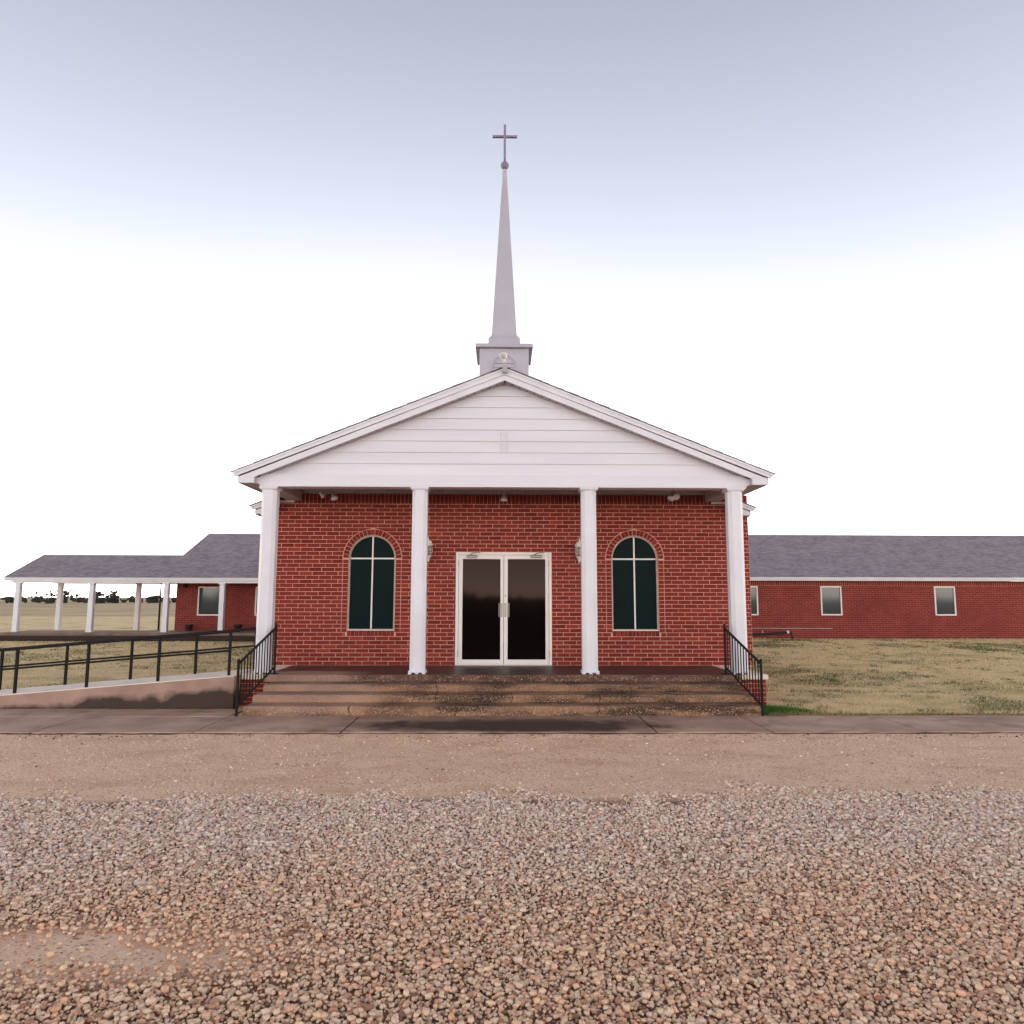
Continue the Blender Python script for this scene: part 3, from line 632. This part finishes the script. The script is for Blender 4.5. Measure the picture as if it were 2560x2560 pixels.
for i in range(6):
    z0 = 6.30+i*.096; w_ = .225 if z0 < zc else math.sqrt(max(.01,.235**2-(z0+.05-zc)**2))
    lo.add([(-w_,YS-.022,z0),(w_,YS-.022,z0),(w_,YS-.002,z0+.075),(-w_,YS-.002,z0+.075),(-w_,YS-.001,z0+.004),(w_,YS-.001,z0+.004)], [(0,1,2,3),(1,0,4,5)])
lo.build('slats', STEEP, ST)

# ================================================================== STEPS AND RAILS
STP = thing('concrete_steps', (0,-2.2,HP), 'three wide weathered concrete steps leading up to the church porch', 'steps')
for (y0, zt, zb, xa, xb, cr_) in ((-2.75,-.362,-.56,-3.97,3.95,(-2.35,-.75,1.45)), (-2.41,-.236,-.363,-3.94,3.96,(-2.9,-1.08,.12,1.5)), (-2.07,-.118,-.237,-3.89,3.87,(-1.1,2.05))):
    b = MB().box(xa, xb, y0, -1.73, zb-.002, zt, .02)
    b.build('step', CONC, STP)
def stair_rail(label, lo_, hi_):
    T = thing('stair_railing', (lo_[0], lo_[1], HP), label, 'railing', 'black iron railings beside the church steps')
    lo_ = Vector(lo_); hi_ = Vector(hi_)
    for p, z0, z1 in ((lo_, HP-.03, .32), (hi_, 0, .815)):
        b = MB().box(p.x-.017, p.x+.017, p.y-.017, p.y+.017, z0, z1, .003); b.lathe([(.017,0),(.024,.008),(.02,.022),(.008,.034)], (p.x,p.y,z1), 10)
        if z0 == 0: b.box(p.x-.05, p.x+.05, p.y-.05, p.y+.05, .0005, .012, .002)
        b.build('post', IRON, T)
    P = lambda t, z0, z1: Vector((lo_.x+(hi_.x-lo_.x)*t, lo_.y+(hi_.y-lo_.y)*t, z0+(z1-z0)*t))
    t0, t1 = (.28, .775), (-.36, .115)
    MB().bar(P(0.012,*t0), P(.988,*t0), .036, .022).build('handrail', IRON, T); MB().bar(P(.012,*t1), P(.988,*t1), .03, .016).build('bottom_rail', IRON, T)
    for i in range(12):
        t = (i+1)/13; a = P(t,*t1); c = P(t,*t0); MB().box(a.x-.0075, a.x+.0075, a.y-.0075, a.y+.0075, a.z+.005, c.z-.008).build('baluster', IRON, T)
stair_rail('black iron stair railing on the left side, next to the ramp', (-4.035,-2.80,0), (-3.865,-1.58,0))
stair_rail('black iron stair railing on the right side, next to the lawn', (3.965,-2.74,0), (3.775,-1.58,0))

# --- ramp
RZ = lambda x: .012-.083*(-4.37-x)
ra = MB(); V = [(-4.37,-2.035,-.56),(-4.37,-2.035,RZ(-4.37)),(-10.4,-2.035,RZ(-10.4)),(-10.4,-2.035,-.56)]
rp = thing('wheelchair_ramp', (-7,-1.4,HP), 'long concrete wheelchair ramp with damp stained wall rising to the porch', 'ramp')
MB().prism([(-4.37,-.6),(-4.37,RZ(-4.37)-.001),(-10.4,RZ(-10.4)-.001),(-10.4,-.6)], -2.035, -1.75).build('ramp_wall', RAMPC, rp)
MB().prism([(-4.49,-.6),(-4.49,RZ(-4.49)),(-10.4,RZ(-10.4)),(-10.4,-.6)], -1.749, -.66).build('ramp_deck', RAMPT, rp)
MB().prism([(-4.37,RZ(-4.37)-.0005),(-4.37,RZ(-4.37)+.012),(-10.4,RZ(-10.4)+.012),(-10.4,RZ(-10.4)-.0005)], -2.04, -1.75).build('ramp_edge', RAMPT, rp)
def ramp_rail(label, y, posts, xe, xl):
    T = thing('ramp_railing', (posts[0], y, HP), label, 'railing', 'dark pipe railings along the ramp')
    for x in posts: MB().bar((x,y,RZ(x)+(.012 if y < -1.75 else 0)), (x,y,RZ(x)+.70), .038, .038).build('post', IRON, T)
    MB().tube([(xe,y,RZ(xe)+.72),(xl,y,RZ(xl)+.72)], .021, 10).build('handrail', IRON, T)
    ps = sorted(posts, reverse=True); MB().tube([(ps[0]-.02,y,RZ(ps[0])+.41),(xl,y,RZ(xl)+.41)], .017, 10).build('middle_rail', IRON, T)
ramp_rail('dark pipe railing along the near edge of the ramp', -1.92, [-4.5,-5.65,-6.8,-7.95,-9.1,-10.25], -4.36, -10.3)
ramp_rail('dark pipe railing along the far edge of the ramp by the lawn', -.76, [-4.47,-5.53,-6.68,-7.83,-8.98,-10.13], -4.43, -10.2)

# ================================================================== LAMPS ON THE CHURCH
BULB = mat('lamp_glass', S(236,230,226), rough=.12, spec=.8); LGLASS = mat('lantern_glass', S(120,104,98), rough=.08, spec=.7)
SILV = mat('silvered_lamp', S(190,184,182), rough=.4, metal=.3)
def flood(label, x, y, z, dirs, box=True, group='porch ceiling floodlights', up_=False):
    T = thing('floodlight', (x,y,z), label, 'floodlight', group); sgn = 1 if up_ else -1
    if box: MB().lathe([(.06,0),(.06,sgn*.03),(.04,sgn*.036)], (x,y,z), 14).build('mount', SILV, T) if not up_ else MB().box(x-.045,x+.045,y-.03,y+.03,z-.1,z+.02,.008).build('mount', SOFFIT, T)
    for d in dirs:
        d = Vector(d).normalized(); p0 = Vector((x,y,z+sgn*.03)); p1 = p0+Vector((d.x*.055, d.y*.03, sgn*.05)); 
        h = MB().tube([p0, p1], .011, 8); h.lathe([(.024,-.01),(.03,0),(.03,.06),(.034,.066)], p1, 14, d); hd = h.build('lamp_holder', SILV, T)
        MB().lathe([(.026,.064),(.04,.08),(.068,.14),(.072,.158)], p1, 16, d).build('reflector', SILV, hd)
        MB().lathe([(.071,.158),(.064,.17),(.032,.178),(.004,.18)], p1, 16, d).build('lens', BULB, hd)
flood('twin headed floodlight under the porch ceiling, above the left arched window', -3.27, -.47, 3.352, [(-.9,-.45,-.55),(.35,-.25,-.9)])
flood('single floodlight under the porch ceiling, above the double doors', -.005, -.47, 3.352, [(0,-.1,-1)])
flood('twin headed floodlight under the porch ceiling, above the right arched window', 3.23, -.47, 3.352, [(-.35,-.5,-.75),(.05,-.75,-.6)])
flood('small floodlight on the gable peak aimed up at the steeple', 0., -1.845, 5.27, [(-.12,.15,1)], group=None, up_=True)
def lantern(label, x, z):
    T = thing('wall_lantern', (x, 0, z-.5), label, 'lantern', 'white wall lanterns beside the doors'); y = -.17
    c = MB().lathe([(.1,2.262-2.262),(.102,.008),(.084,.025),(.068,.05),(.06,.075),(.03,.088),(.014,.1),(.016,.112),(.009,.13),(.004,.175)], (x,y,z), 16); c.build('cap', DOORW, T)
    g_ = [(.062,-.012),(.078,-.04),(.085,-.09),(.08,-.135),(.062,-.175),(.045,-.205)]
    MB().lathe([(r-.006,h) for r,h in g_], (x,y,z), 16).build('glass', LGLASS, T)
    b = MB()
    for k in range(8):
        a = 2*math.pi*k/8; b.tube([(x+r*math.cos(a), y+r*math.sin(a), z+h) for r,h in g_], .0045, 6)
    b.lathe([(.085,0),(.085,-.008),(.068,-.016),(.064,-.02)], (x,y,z), 16); b.lathe([(.082,-.137),(.085,-.14),(.078,-.146)], (x,y,z), 16)
    b.lathe([(.05,-.2),(.054,-.208),(.048,-.222),(.03,-.235),(.016,-.262),(.02,-.272),(.01,-.292),(.003,-.32)], (x,y,z), 14); b.build('cage', DOORW, T)
    b = MB().tube([(x,y,z-.25),(x,y+.06,z-.275),(x,y+.13,z-.25),(x,y+.163,z-.2)], [.012,.012,.012,.014], 8); b.lathe([(.045,0),(.045,.008),(.03,.016)], (x,-.003,z-.2), 14, (0,-1,0)); b.lathe([(.02,0),(.006,.12)], (x,-.01,z-.2), 8, (0,0,-1)); b.build('bracket', DOORW, T)
lantern('white coach lantern on the brick wall, left of the doors', -1.455, 2.285)
lantern('white coach lantern on the brick wall, right of the doors', 1.458, 2.27)

# ================================================================== WINGS
WY = 15.0
def wing_window(parent, x0, x1, z0, z1, y=WY):
    w = MB().box(x0+.04, x1-.04, y-.005, y+.02, z0+.04, z1-.04).build('window', GLASSN, parent)
    b = MB(); t = .055
    b.box(x0, x0+t, y-.045, y+.01, z0, z1, .005); b.box(x1-t, x1, y-.045, y+.01, z0, z1, .005); b.box(x0+t, x1-t, y-.044, y+.01, z1-t, z1, .005); b.box(x0+t, x1-t, y-.05, y+.01, z0, z0+t, .005)
    b.build('frame', DOORW, w)
def wing_roof(parent, x0, x1, ye, ze, yr, zr, name='roof'):
    b = MB(); n_ = int(math.hypot(yr-ye, zr-ze)/.142)
    for i in range(n_):
        t0 = i/n_; t1 = min(1, (i+1)/n_+.006); ya, za, yb_, zb_ = ye+(yr-ye)*t0, ze+(zr-ze)*t0+.012, ye+(yr-ye)*t1, ze+(zr-ze)*t1+.003
        b.add([(x0,ya,za-.012),(x1,ya,za-.012),(x1,ya,za),(x0,ya,za),(x1,yb_,zb_),(x0,yb_,zb_)], [(0,1,2,3),(3,2,4,5)])
    b.add([(x0,yr,zr),(x1,yr,zr),(x1,2*yr-ye,ze),(x0,2*yr-ye,ze)], [(0,1,2,3)])
    return b.build(name, SHING, parent)
def soldier_band(parent, x0, x1, y, z0, z1):
    b = MB(); x = x0
    while x < x1-.05: b.cur = random.random()*.99+.005; b.box(x+.006, x+.071, y-.006, y+.03, z0+.004, z1); x += .0774
    MB().box(x0, x1, y-.0015, y+.02, z0-.003, z1).build('mortar_band', MORT, parent); tag(b.build('soldier_course', BR_A, parent), kind='stuff')
RW = thing('brick_wing', (14,WY,-.35), 'low brick wing with grey shingle roof right of the church', 'building', 'low wings behind the church')
MB().box(4.78, 26, WY, WY+8, -.7, 1.968).build('wall', WBRICK, RW)
soldier_band(RW, 9.3, 26, WY, 1.775, 1.962)
for x0 in (9.4, 12.785, 17.4, 21.6): wing_window(RW, x0, x0+.852, .594, 1.762)
MB().box(4.9, 26.4, WY-.42, WY-.39, 1.97, 2.105, .004).box(4.9, 26.4, WY-.47, WY-.421, 2.035, 2.108, .006).build('fascia', WHITE, RW)
MB().box(4.9, 26.4, WY-.389, WY+.02, 1.97, 1.985).build('soffit', SOFFIT, RW)
wing_roof(RW, 4.0, 26.5, WY-.48, 2.108, WY+4, 4.19)
LW = thing('brick_wing', (-9,WY,-.3), 'low brick wing with white porch posts and grey roof left of the church', 'building', 'low wings behind the church')
MB().box(-12.97, -4.78, WY, WY+6, -.7, 2.0).build('wall', WBRICK, LW)
wing_window(LW, -12.1, -11.18, .548, 1.697); wing_window(LW, -9.83, -8.95, .548, 1.697)
MB().box(-18.6, -4.9, WY-2.0, WY-.002, -.62, -.03, .02).build('porch_slab', mat('wing_slab', S(140,114,100), S(112,90,80), 2, .9, .3, 40), LW)
MB().box(-18.6, -4.9, WY-2.35, WY-2.001, -.62, -.13, .03).build('mulch_bed', mat('dark_mulch', S(64,48,42), S(44,34,30), 14, .95, .6, 30), LW)
PX = [-18.2, -15.45, -12.66, -10.57, -8.2]
for x in PX:
    c = MB().box(x-.092, x+.092, WY-1.59, WY-1.406, .0, 1.76, .012).build('column', WHITE, LW); MB().box(x-.125, x+.125, WY-1.62, WY-1.375, 1.757, 1.80, .008).build('capital', WHITE, c); MB().box(x-.115, x+.115, WY-1.61, WY-1.385, -.03, .03, .008).build('base', WHITE, c)
for x in (-18.2, -15.0): MB().box(x-.09, x+.09, WY+1.0, WY+1.18, -.62, 1.80, .01).build('column', WHITE, LW)
MB().box(-18.5, -4.9, WY-1.58, WY-1.42, 1.80, 1.86).build('beam', WHITE, LW)
MB().box(-18.5, -12.98, WY+1.02, WY+1.16, 1.80, 1.86).build('beam', WHITE, LW)
MB().box(-18.7, -4.9, WY-1.62, WY-1.6, 1.862, 1.995, .004).box(-18.7, -4.9, WY-1.67, WY-1.621, 1.93, 1.998, .006).build('fascia', WHITE, LW)
MB().box(-18.5, -12.98, WY-1.4, WY+1.0, 1.861, 1.88).build('porch_ceiling', SOFFIT, LW)
MB().box(-12.97, -4.9, WY-1.4, WY-.002, 1.861, 1.88).build('porch_ceiling', SOFFIT, LW)
MB().box(-13.0, -12.96, WY-1.3, WY+6, 1.885, 2.0).build('gable_trim', WHITE, LW)
wing_roof(LW, -13.02, -4.0, WY-1.68, 2.0, WY+3, 4.075)
MB().prismx([(WY+.8,2.95),(WY+3,4.04),(WY+7.6,2.0),(WY-1.5,2.0)], -12.98, -12.9).build('gable_end', SIDING, LW)
wing_roof(LW, -18.7, -13.021, WY-1.68, 2.0, WY+.62, 2.985, 'porch_roof')
MB().prismx([(WY+.6,2.95),(WY+2.8,2.0),(WY-1.6,2.0)], -18.68, -18.62).build('gable_end', SIDING, LW)
# things by the wings
def pot(label, x):
    T = thing('plant_pot', (x, WY-.45, -.03), label, 'plant pot', 'brown pots on the wing porch')
    MB().lathe([(.10,0),(.115,.03),(.15,.2),(.165,.21),(.165,.245),(.14,.245),(.135,.2),(.02,.19)], (x,WY-.45,-.03), 16).build('pot', POTM, T)
    b = MB()
    for i in range(16):
        a = random.uniform(0,6.28); l_ = random.uniform(.1,.22); r0 = random.uniform(0,.07); b.tube([(x+r0*math.cos(a),WY-.45+r0*math.sin(a),.13),(x+(r0+l_*.5)*math.cos(a),WY-.45+(r0+l_*.5)*math.sin(a),.15+l_*.6)], [.006,.002], 4)
    b.build('dry_plant', BARK, T)
pot('brown plant pot against the wing wall, below the left window', -12.22)
pot('brown plant pot against the wing wall, nearer the church', -10.31)
T = thing('ceiling_lamp', (-12.35, WY-.7, 1.861), 'dark lamp hanging under the left wing porch ceiling', 'lamp')
MB().lathe([(.05,0),(.05,-.03),(.012,-.04),(.012,-.09)], (-12.35,WY-.7,1.861), 10).build('stem', DARKM, T); MB().lathe([(.03,-.08),(.13,-.13),(.135,-.16),(.1,-.2),(.02,-.22)], (-12.35,WY-.7,1.861), 12).build('shade', DARKM, T)
T = thing('drain_pipe', (10.6, WY-.3, -.3), 'black drain pipe lying along the foot of the right wing wall', 'pipe')
PIPEB = mat('black_pipe', S(26,22,24), rough=.5); PIPEW = mat('white_plastic', S(226,220,216), rough=.4)
MB().tube([(8.6,WY-.25,-.2),(9.8,WY-.27,-.17),(11.3,WY-.3,-.075),(11.43,WY-.3,-.09),(11.47,WY-.3,-.32)], .05, 10).build('pipe', PIPEB, T)
MB().lathe([(.06,-.04),(.06,.05),(.03,.06)], (11.29,WY-.3,-.06), 12).build('fitting', PIPEW, T); MB().tube([(10.3,WY-.29,-.12),(10.29,WY-.29,.01)], .014, 8).build('stub', PIPEW, T)
T = MB().tube([(8.9,WY-.03,.083),(13.1,WY-.03,.076),(13.2,WY-.03,.078)], .014, 8); tag(T.build('conduit_pipe', FRAMEG), 'thin pale conduit running low along the right wing wall', 'pipe')
T = thing('utility_pole', (-16.4, 21.0, -.35), 'slender dark pole standing on the grass beyond the left wing porch', 'pole')
MB().tube([(-16.4,21,-.5),(-16.4,21,2.4)], [.05,.038], 10).build('pole', IRON, T); MB().lathe([(.07,-.5),(.07,-.3),(.05,-.28)], (-16.4,21,0), 10).build('base', IRON, T)

# ================================================================== STUFF: gravel, pebbles, grass, far trees
def ico():
    t = (1+5**.5)/2; v = np.array([(-1,t,0),(1,t,0),(-1,-t,0),(1,-t,0),(0,-1,t),(0,1,t),(0,-1,-t),(0,1,-t),(t,0,-1),(t,0,1),(-t,0,-1),(-t,0,1)], float); v /= np.linalg.norm(v[0])
    f = np.array([(0,11,5),(0,5,1),(0,1,7),(0,7,10),(0,10,11),(1,5,9),(5,11,4),(11,10,2),(10,7,6),(7,1,8),(3,9,4),(3,4,2),(3,2,6),(3,6,8),(3,8,9),(4,9,5),(2,4,11),(6,2,10),(8,6,7),(9,8,1)]); return v, f
IV, IF = ico()
def stones(px, py, pz, rad, cols, flat=.62):
    n = len(px); v = IV[None]*(1+.15*rng.standard_normal((n,12,1)).clip(-1.4,1.4))*np.stack([rng.uniform(.85,1.35,n), rng.uniform(.75,1.05,n), rng.uniform(flat*.8,flat*1.35,n)], -1)[:,None,:]
    # random tilt then spin
    a = rng.uniform(0, 2*np.pi, n); tl = rng.normal(0, .45, n); c, s = np.cos(tl)[:,None], np.sin(tl)[:,None]
    y, z = v[...,1].copy(), v[...,2].copy(); v[...,1] = y*c-z*s; v[...,2] = y*s+z*c
    c, s = np.cos(a)[:,None], np.sin(a)[:,None]; x, y = v[...,0].copy(), v[...,1].copy(); v[...,0] = x*c-y*s; v[...,1] = x*s+y*c
    v = v*rad[:,None,None]+np.stack([px,py,pz], -1)[:,None,:]
    f = IF[None]+12*np.arange(n)[:,None,None]
    return v.reshape(-1,3), f.reshape(-1,3), np.repeat(np.concatenate([cols, np.ones((n,1))], 1), 12, 0)
def stone_mat(name):
    M = mat(name, (.4,.3,.25,1), rough=.8, bump=.4, bscale=120, spec=.3); t = M.node_tree; n = t.nodes; at = n.new('ShaderNodeAttribute'); at.attribute_name = 'col'
    t.links.new(at.outputs['Color'], n['Principled BSDF'].inputs['Base Color']); return M
STONE = stone_mat('gravel_stones')
PAL = np.array([S(*c)[:3] for c in ((230,212,196),(212,192,176),(196,168,148),(214,190,166),(176,146,130),(234,216,200),(150,120,104),(202,180,164),(220,198,178),(120,92,80),(198,160,140))])
PWT = np.array([.15,.16,.15,.1,.13,.07,.08,.1,.07,.04,.03]); PWT /= PWT.sum()
def edge_y(x): return -7.02-.28*(vnoise(x, 0*x, .8, 11)-.5)*2-.12*(vnoise(x, 0*x, 3.1, 12)-.5)*2
sp = .0198; gx = np.arange(-6.3, 6.3, sp); gy = np.arange(-11.4, -6.4, sp*.95); X, Yg = np.meshgrid(gx, gy); x = (X+rng.uniform(-.5,.5,X.shape)*sp).ravel(); y = (Yg+rng.uniform(-.5,.5,X.shape)*sp).ravel()
keep = np.abs(x-CAM.x) < .74*(y-CAM.y)+.35; x, y = x[keep], y[keep]
bare = np.exp(-(((x+2.3)/1.15)**2+((y+9.95+.12*(x+2.3))/.3)**2)**1.2)*1.1
tr = np.clip((edge_y(x)-y)/.36+.5+1.5*(vnoise(x,y,4,8)-.5), .0, 1)
keep = rng.random(len(x)) < tr*(1-np.clip(bare+.5*(vnoise(x,y,6,9)-.5)*(bare>.1), 0, .97)); x, y = x[keep], y[keep]
rad = np.clip(rng.lognormal(math.log(.0104), .34, len(x)), .0045, .022)
mix = vnoise(x, y, .9, 21)*.6+vnoise(x, y, 3.3, 22)*.4
ci = rng.choice(len(PAL), len(x), p=PWT); cols = PAL[ci]*(rng.uniform(1.0,2.5,len(x))*(.92+.25*mix))[:,None]
warm = np.clip((-8.3-y)/1.7+.15+.9*(mix-.5), 0.1, 1)[:,None]; cols = cols*(1-warm)+cols*np.array([1.0,.88,.74])*warm*1.0
zz = GL+rad*.25+rng.uniform(0,.014,len(x))*tr[keep] +.02*(vnoise(x,y,.6,5)-.5)
cols = cols*np.minimum(1, .84/cols.max(1))[:,None]; v1 = stones(x, y, zz, rad, cols, .72); g1 = len(x)
# loose pebbles strewn over the dirt strip, the bare patch and along the pavement
n_ = 42000; x = rng.uniform(-7,7,n_); y = rng.uniform(-11.2,-4.12,n_); keep = np.abs(x-CAM.x) < .74*(y-CAM.y)+.35; x, y = x[keep], y[keep]
keep = rng.random(len(x)) < .45+.8*(vnoise(x,y,1.3,41)-.4)+.9*np.exp(-((y+4.1)/.12)**2); x, y = x[keep], y[keep]
rad = np.clip(rng.lognormal(math.log(.0055), .45, len(x)), .003, .02); ci = rng.choice(len(PAL), len(x), p=PWT); cols = PAL[ci]*rng.uniform(.75,1.35,len(x))[:,None]*np.array([1,.93,.87]); cols *= np.minimum(1, .8/cols.max(1))[:,None]; litter = (y > -4.3) & (rng.random(len(x)) < .55); cols[litter] = np.array(S(74,54,44)[:3])
v2 = stones(x, y, GL+rad*.2+.02*(vnoise(x,y,.6,5)-.5)*np.clip((-4.2-y)/1.0, 0, 1)+(.03+.022*(vnoise(x,y,4,6)-.5))*np.exp(-np.clip(-4.05-y,0,9)/.35), rad, cols.clip(.01,.85))
for nm, v_, lab in (('gravel', v1, 'loose pale gravel covering the lot in front of the church'), ('pebbles', v2, 'small pebbles strewn over the dirt strip')):
    o = link(nm, np_mesh(nm, v_[0], v_[1], STONE, [('col', v_[2])]), (0,0,0)); tag(o, lab, 'gravel', kind='stuff')
# grass blades
def grass(n_, x0, x1, y0, y1, hgt, seed, lush=None):
    x = rng.uniform(x0,x1,n_); y = y0+(y1-y0)*rng.random(n_)**1.6
    keep = ~((np.abs(x) < 4.85) & (y > -1.75)) & ~((np.abs(x) < 4.02) & (y < -1.6)) & ~((x < -4.3) & (y < -.62)) & ~((y > WY-2.05) & (x < -4) & (x > -18.7)) & ~((y > WY-.02) & (x > 4)); x, y = x[keep], y[keep]
    z = lawn_z(x, y); gr = np.clip((vnoise(x,y,.45,51)*.55+vnoise(x,y*1.5,1.7,52)*.45-.48)*4, 0, 1)
    gr = np.maximum(gr, .9*np.exp(-((y-(WY-.15))/.45)**2)*(x > 4))
    if lush is not None:
        lx, ly, lr = lush; gr = np.maximum(gr, np.exp(-(((x-lx)/lr)**2+((y-ly)/.35)**2)))
    h = hgt*rng.uniform(.5,1.3,len(x))*(1+.9*gr); a = rng.uniform(0,6.28,len(x)); w_ = .0035+.0022*(y-y0)*.25; ln = rng.normal(0,.8,(len(x),2))*h[:,None]
    p0 = np.stack([x-np.cos(a)*w_, y-np.sin(a)*w_, z-.004], -1); p1 = np.stack([x+np.cos(a)*w_, y+np.sin(a)*w_, z-.004], -1); p2 = np.stack([x+ln[:,0], y+ln[:,1], z+h], -1)
    V = np.stack([p0,p1,p2], 1).reshape(-1,3); Fc = np.arange(len(V)).reshape(-1,3)
    dry = np.array([S(236,214,166)[:3], S(222,196,146)[:3], S(242,224,184)[:3], S(196,166,120)[:3]])[rng.integers(0,4,len(x))]; grn = np.array([S(84,98,50)[:3], S(104,112,62)[:3], S(70,84,44)[:3]])[rng.integers(0,3,len(x))]
    pick = (rng.random(len(x)) < gr*.8+.05)[:,None]; c = np.where(pick, grn, dry)*rng.uniform(.8,1.15,len(x))[:,None]
    return V, Fc, np.repeat(np.concatenate([c, np.ones((len(x),1))], 1), 3, 0)
BLADE = mat('grass_blades', (.3,.3,.1,1), rough=.8, spec=.1); t_ = BLADE.node_tree; at = t_.nodes.new('ShaderNodeAttribute'); at.attribute_name = 'col'; t_.links.new(at.outputs['Color'], t_.nodes['Principled BSDF'].inputs['Base Color'])
parts = [grass(230000, 4.0, 20, -2.68, 15, .02, 1), grass(120000, -22, -4.2, -.66, 13.2, .02, 2)]
n_ = 5000; x = 4.03+np.abs(rng.normal(0,.45,n_)); y = rng.uniform(-2.69,-2.1,n_)+.12*rng.random(n_)
h = .11*rng.uniform(.4,1.2,n_)*np.exp(-((x-4.2)/.8)**2); a = rng.uniform(0,6.28,n_); ln = rng.normal(0,.5,(n_,2))*h[:,None]; z = lawn_z(x,y)
V = np.stack([np.stack([x-.004*np.cos(a),y-.004*np.sin(a),z],-1), np.stack([x+.004*np.cos(a),y+.004*np.sin(a),z],-1), np.stack([x+ln[:,0],y+ln[:,1],z+h],-1)],1).reshape(-1,3)
c = np.array([S(72,110,44)[:3],S(92,128,52)[:3],S(60,92,40)[:3]])[rng.integers(0,3,n_)]; parts.append((V, np.arange(len(V)).reshape(-1,3), np.repeat(np.concatenate([c,np.ones((n_,1))],1),3,0)))
nc, nb = 420, 22; cx = np.where(rng.random(nc) < .62, rng.uniform(4.4,17,nc), rng.uniform(-20,-4.6,nc)); cy = np.where(cx > 0, -2.4+14.5*rng.random(nc)**1.5, -.3+12.5*rng.random(nc)); x = (cx[:,None]+rng.normal(0,.07,(nc,nb))).ravel(); y = (cy[:,None]+rng.normal(0,.05,(nc,nb))).ravel(); n_ = nc*nb
hs_ = np.repeat(rng.uniform(.03,.085,nc), nb); h = hs_*rng.uniform(.5,1.2,n_); a = rng.uniform(0,6.28,n_); ln = rng.normal(0,.45,(n_,2))*h[:,None]; z = lawn_z(x,y); w_ = .006
V = np.stack([np.stack([x-w_*np.cos(a),y-w_*np.sin(a),z],-1), np.stack([x+w_*np.cos(a),y+w_*np.sin(a),z],-1), np.stack([x+ln[:,0],y+ln[:,1],z+h],-1)],1).reshape(-1,3)
c = np.repeat(np.array([S(74,88,46)[:3],S(92,104,54)[:3],S(128,116,70)[:3],S(150,124,82)[:3]])[rng.integers(0,4,nc)], nb, 0); parts.append((V, np.arange(len(V)).reshape(-1,3), np.repeat(np.concatenate([c,np.ones((n_,1))],1),3,0)))
n_ = 9000; x = rng.uniform(4.1, 14, n_); y = -2.70-.05*rng.random(n_)*(vnoise(x, 0*x, 3, 71) > .45)+.12*rng.random(n_); h = .05*rng.uniform(.3,1.2,n_)*(.35+vnoise(x, 0*x, 2.2, 72)); a = rng.uniform(0,6.28,n_); ln = rng.normal(0,.7,(n_,2))*h[:,None]; ln[:,1] -= .4*h; z = np.full(n_, HP-.012)
V = np.stack([np.stack([x-.004*np.cos(a),y-.004*np.sin(a),z],-1), np.stack([x+.004*np.cos(a),y+.004*np.sin(a),z],-1), np.stack([x+ln[:,0],y+ln[:,1],z+h],-1)],1).reshape(-1,3)
c = np.array([S(206,180,134)[:3],S(176,150,108)[:3],S(128,124,76)[:3],S(120,92,70)[:3]])[rng.integers(0,4,n_)]; parts.append((V, np.arange(len(V)).reshape(-1,3), np.repeat(np.concatenate([c,np.ones((n_,1))],1),3,0)))
off = 0; Vs, Fs, Cs = [], [], []
for v_, f_, c_ in parts: Vs.append(v_); Fs.append(f_+off); Cs.append(c_); off += len(v_)
tag(link('grass', np_mesh('grass', np.concatenate(Vs), np.concatenate(Fs), BLADE, [('col', np.concatenate(Cs))]), (0,0,0)), 'short dormant straw coloured grass with green patches', 'grass', kind='stuff')
# far tree line all round the horizon
bx, by, bz, br = [], [], [], []
for i in range(620):
    a = rng.uniform(0, 2*np.pi); d = rng.uniform(230, 330); hgt = 1.2+3.6*vnoise(np.array([math.cos(a)*40]), np.array([math.sin(a)*40]), .35, 61)[0]*rng.uniform(.6,1.25)*(1.4 if math.cos(a) < -.2 else 1); cw = hgt*rng.uniform(.35,.7)
    for k in range(22):
        t = rng.uniform(0,1)**1.0; rr = cw*math.sqrt(max(.03,1-(t-.45)**2*2.6))*rng.uniform(.1,1); ph = rng.uniform(0,6.28)
        bx.append(d*math.sin(a)+rr*math.cos(ph)); by.append(-14+d*math.cos(a)+rr*math.sin(ph)); bz.append(-.6+hgt*t); br.append(rng.uniform(.35,.75)*(.6+.4*(1-t)))
for i in range(2600):
    a = rng.uniform(0, 2*np.pi); d = rng.uniform(235, 325); bx.append(d*math.sin(a)); by.append(-14+d*math.cos(a)); bz.append(rng.uniform(-.6,.7)); br.append(rng.uniform(.4,1.1))
bx, by, bz, br = map(np.array, (bx,by,bz,br)); v_ = stones(bx, by, bz, br, np.full((len(bx),3), .05), .9)
tag(link('tree_line', np_mesh('tree_line', v_[0], v_[1], TREEM), (0,0,0)), 'dark far off line of trees along the horizon', 'trees', kind='stuff')
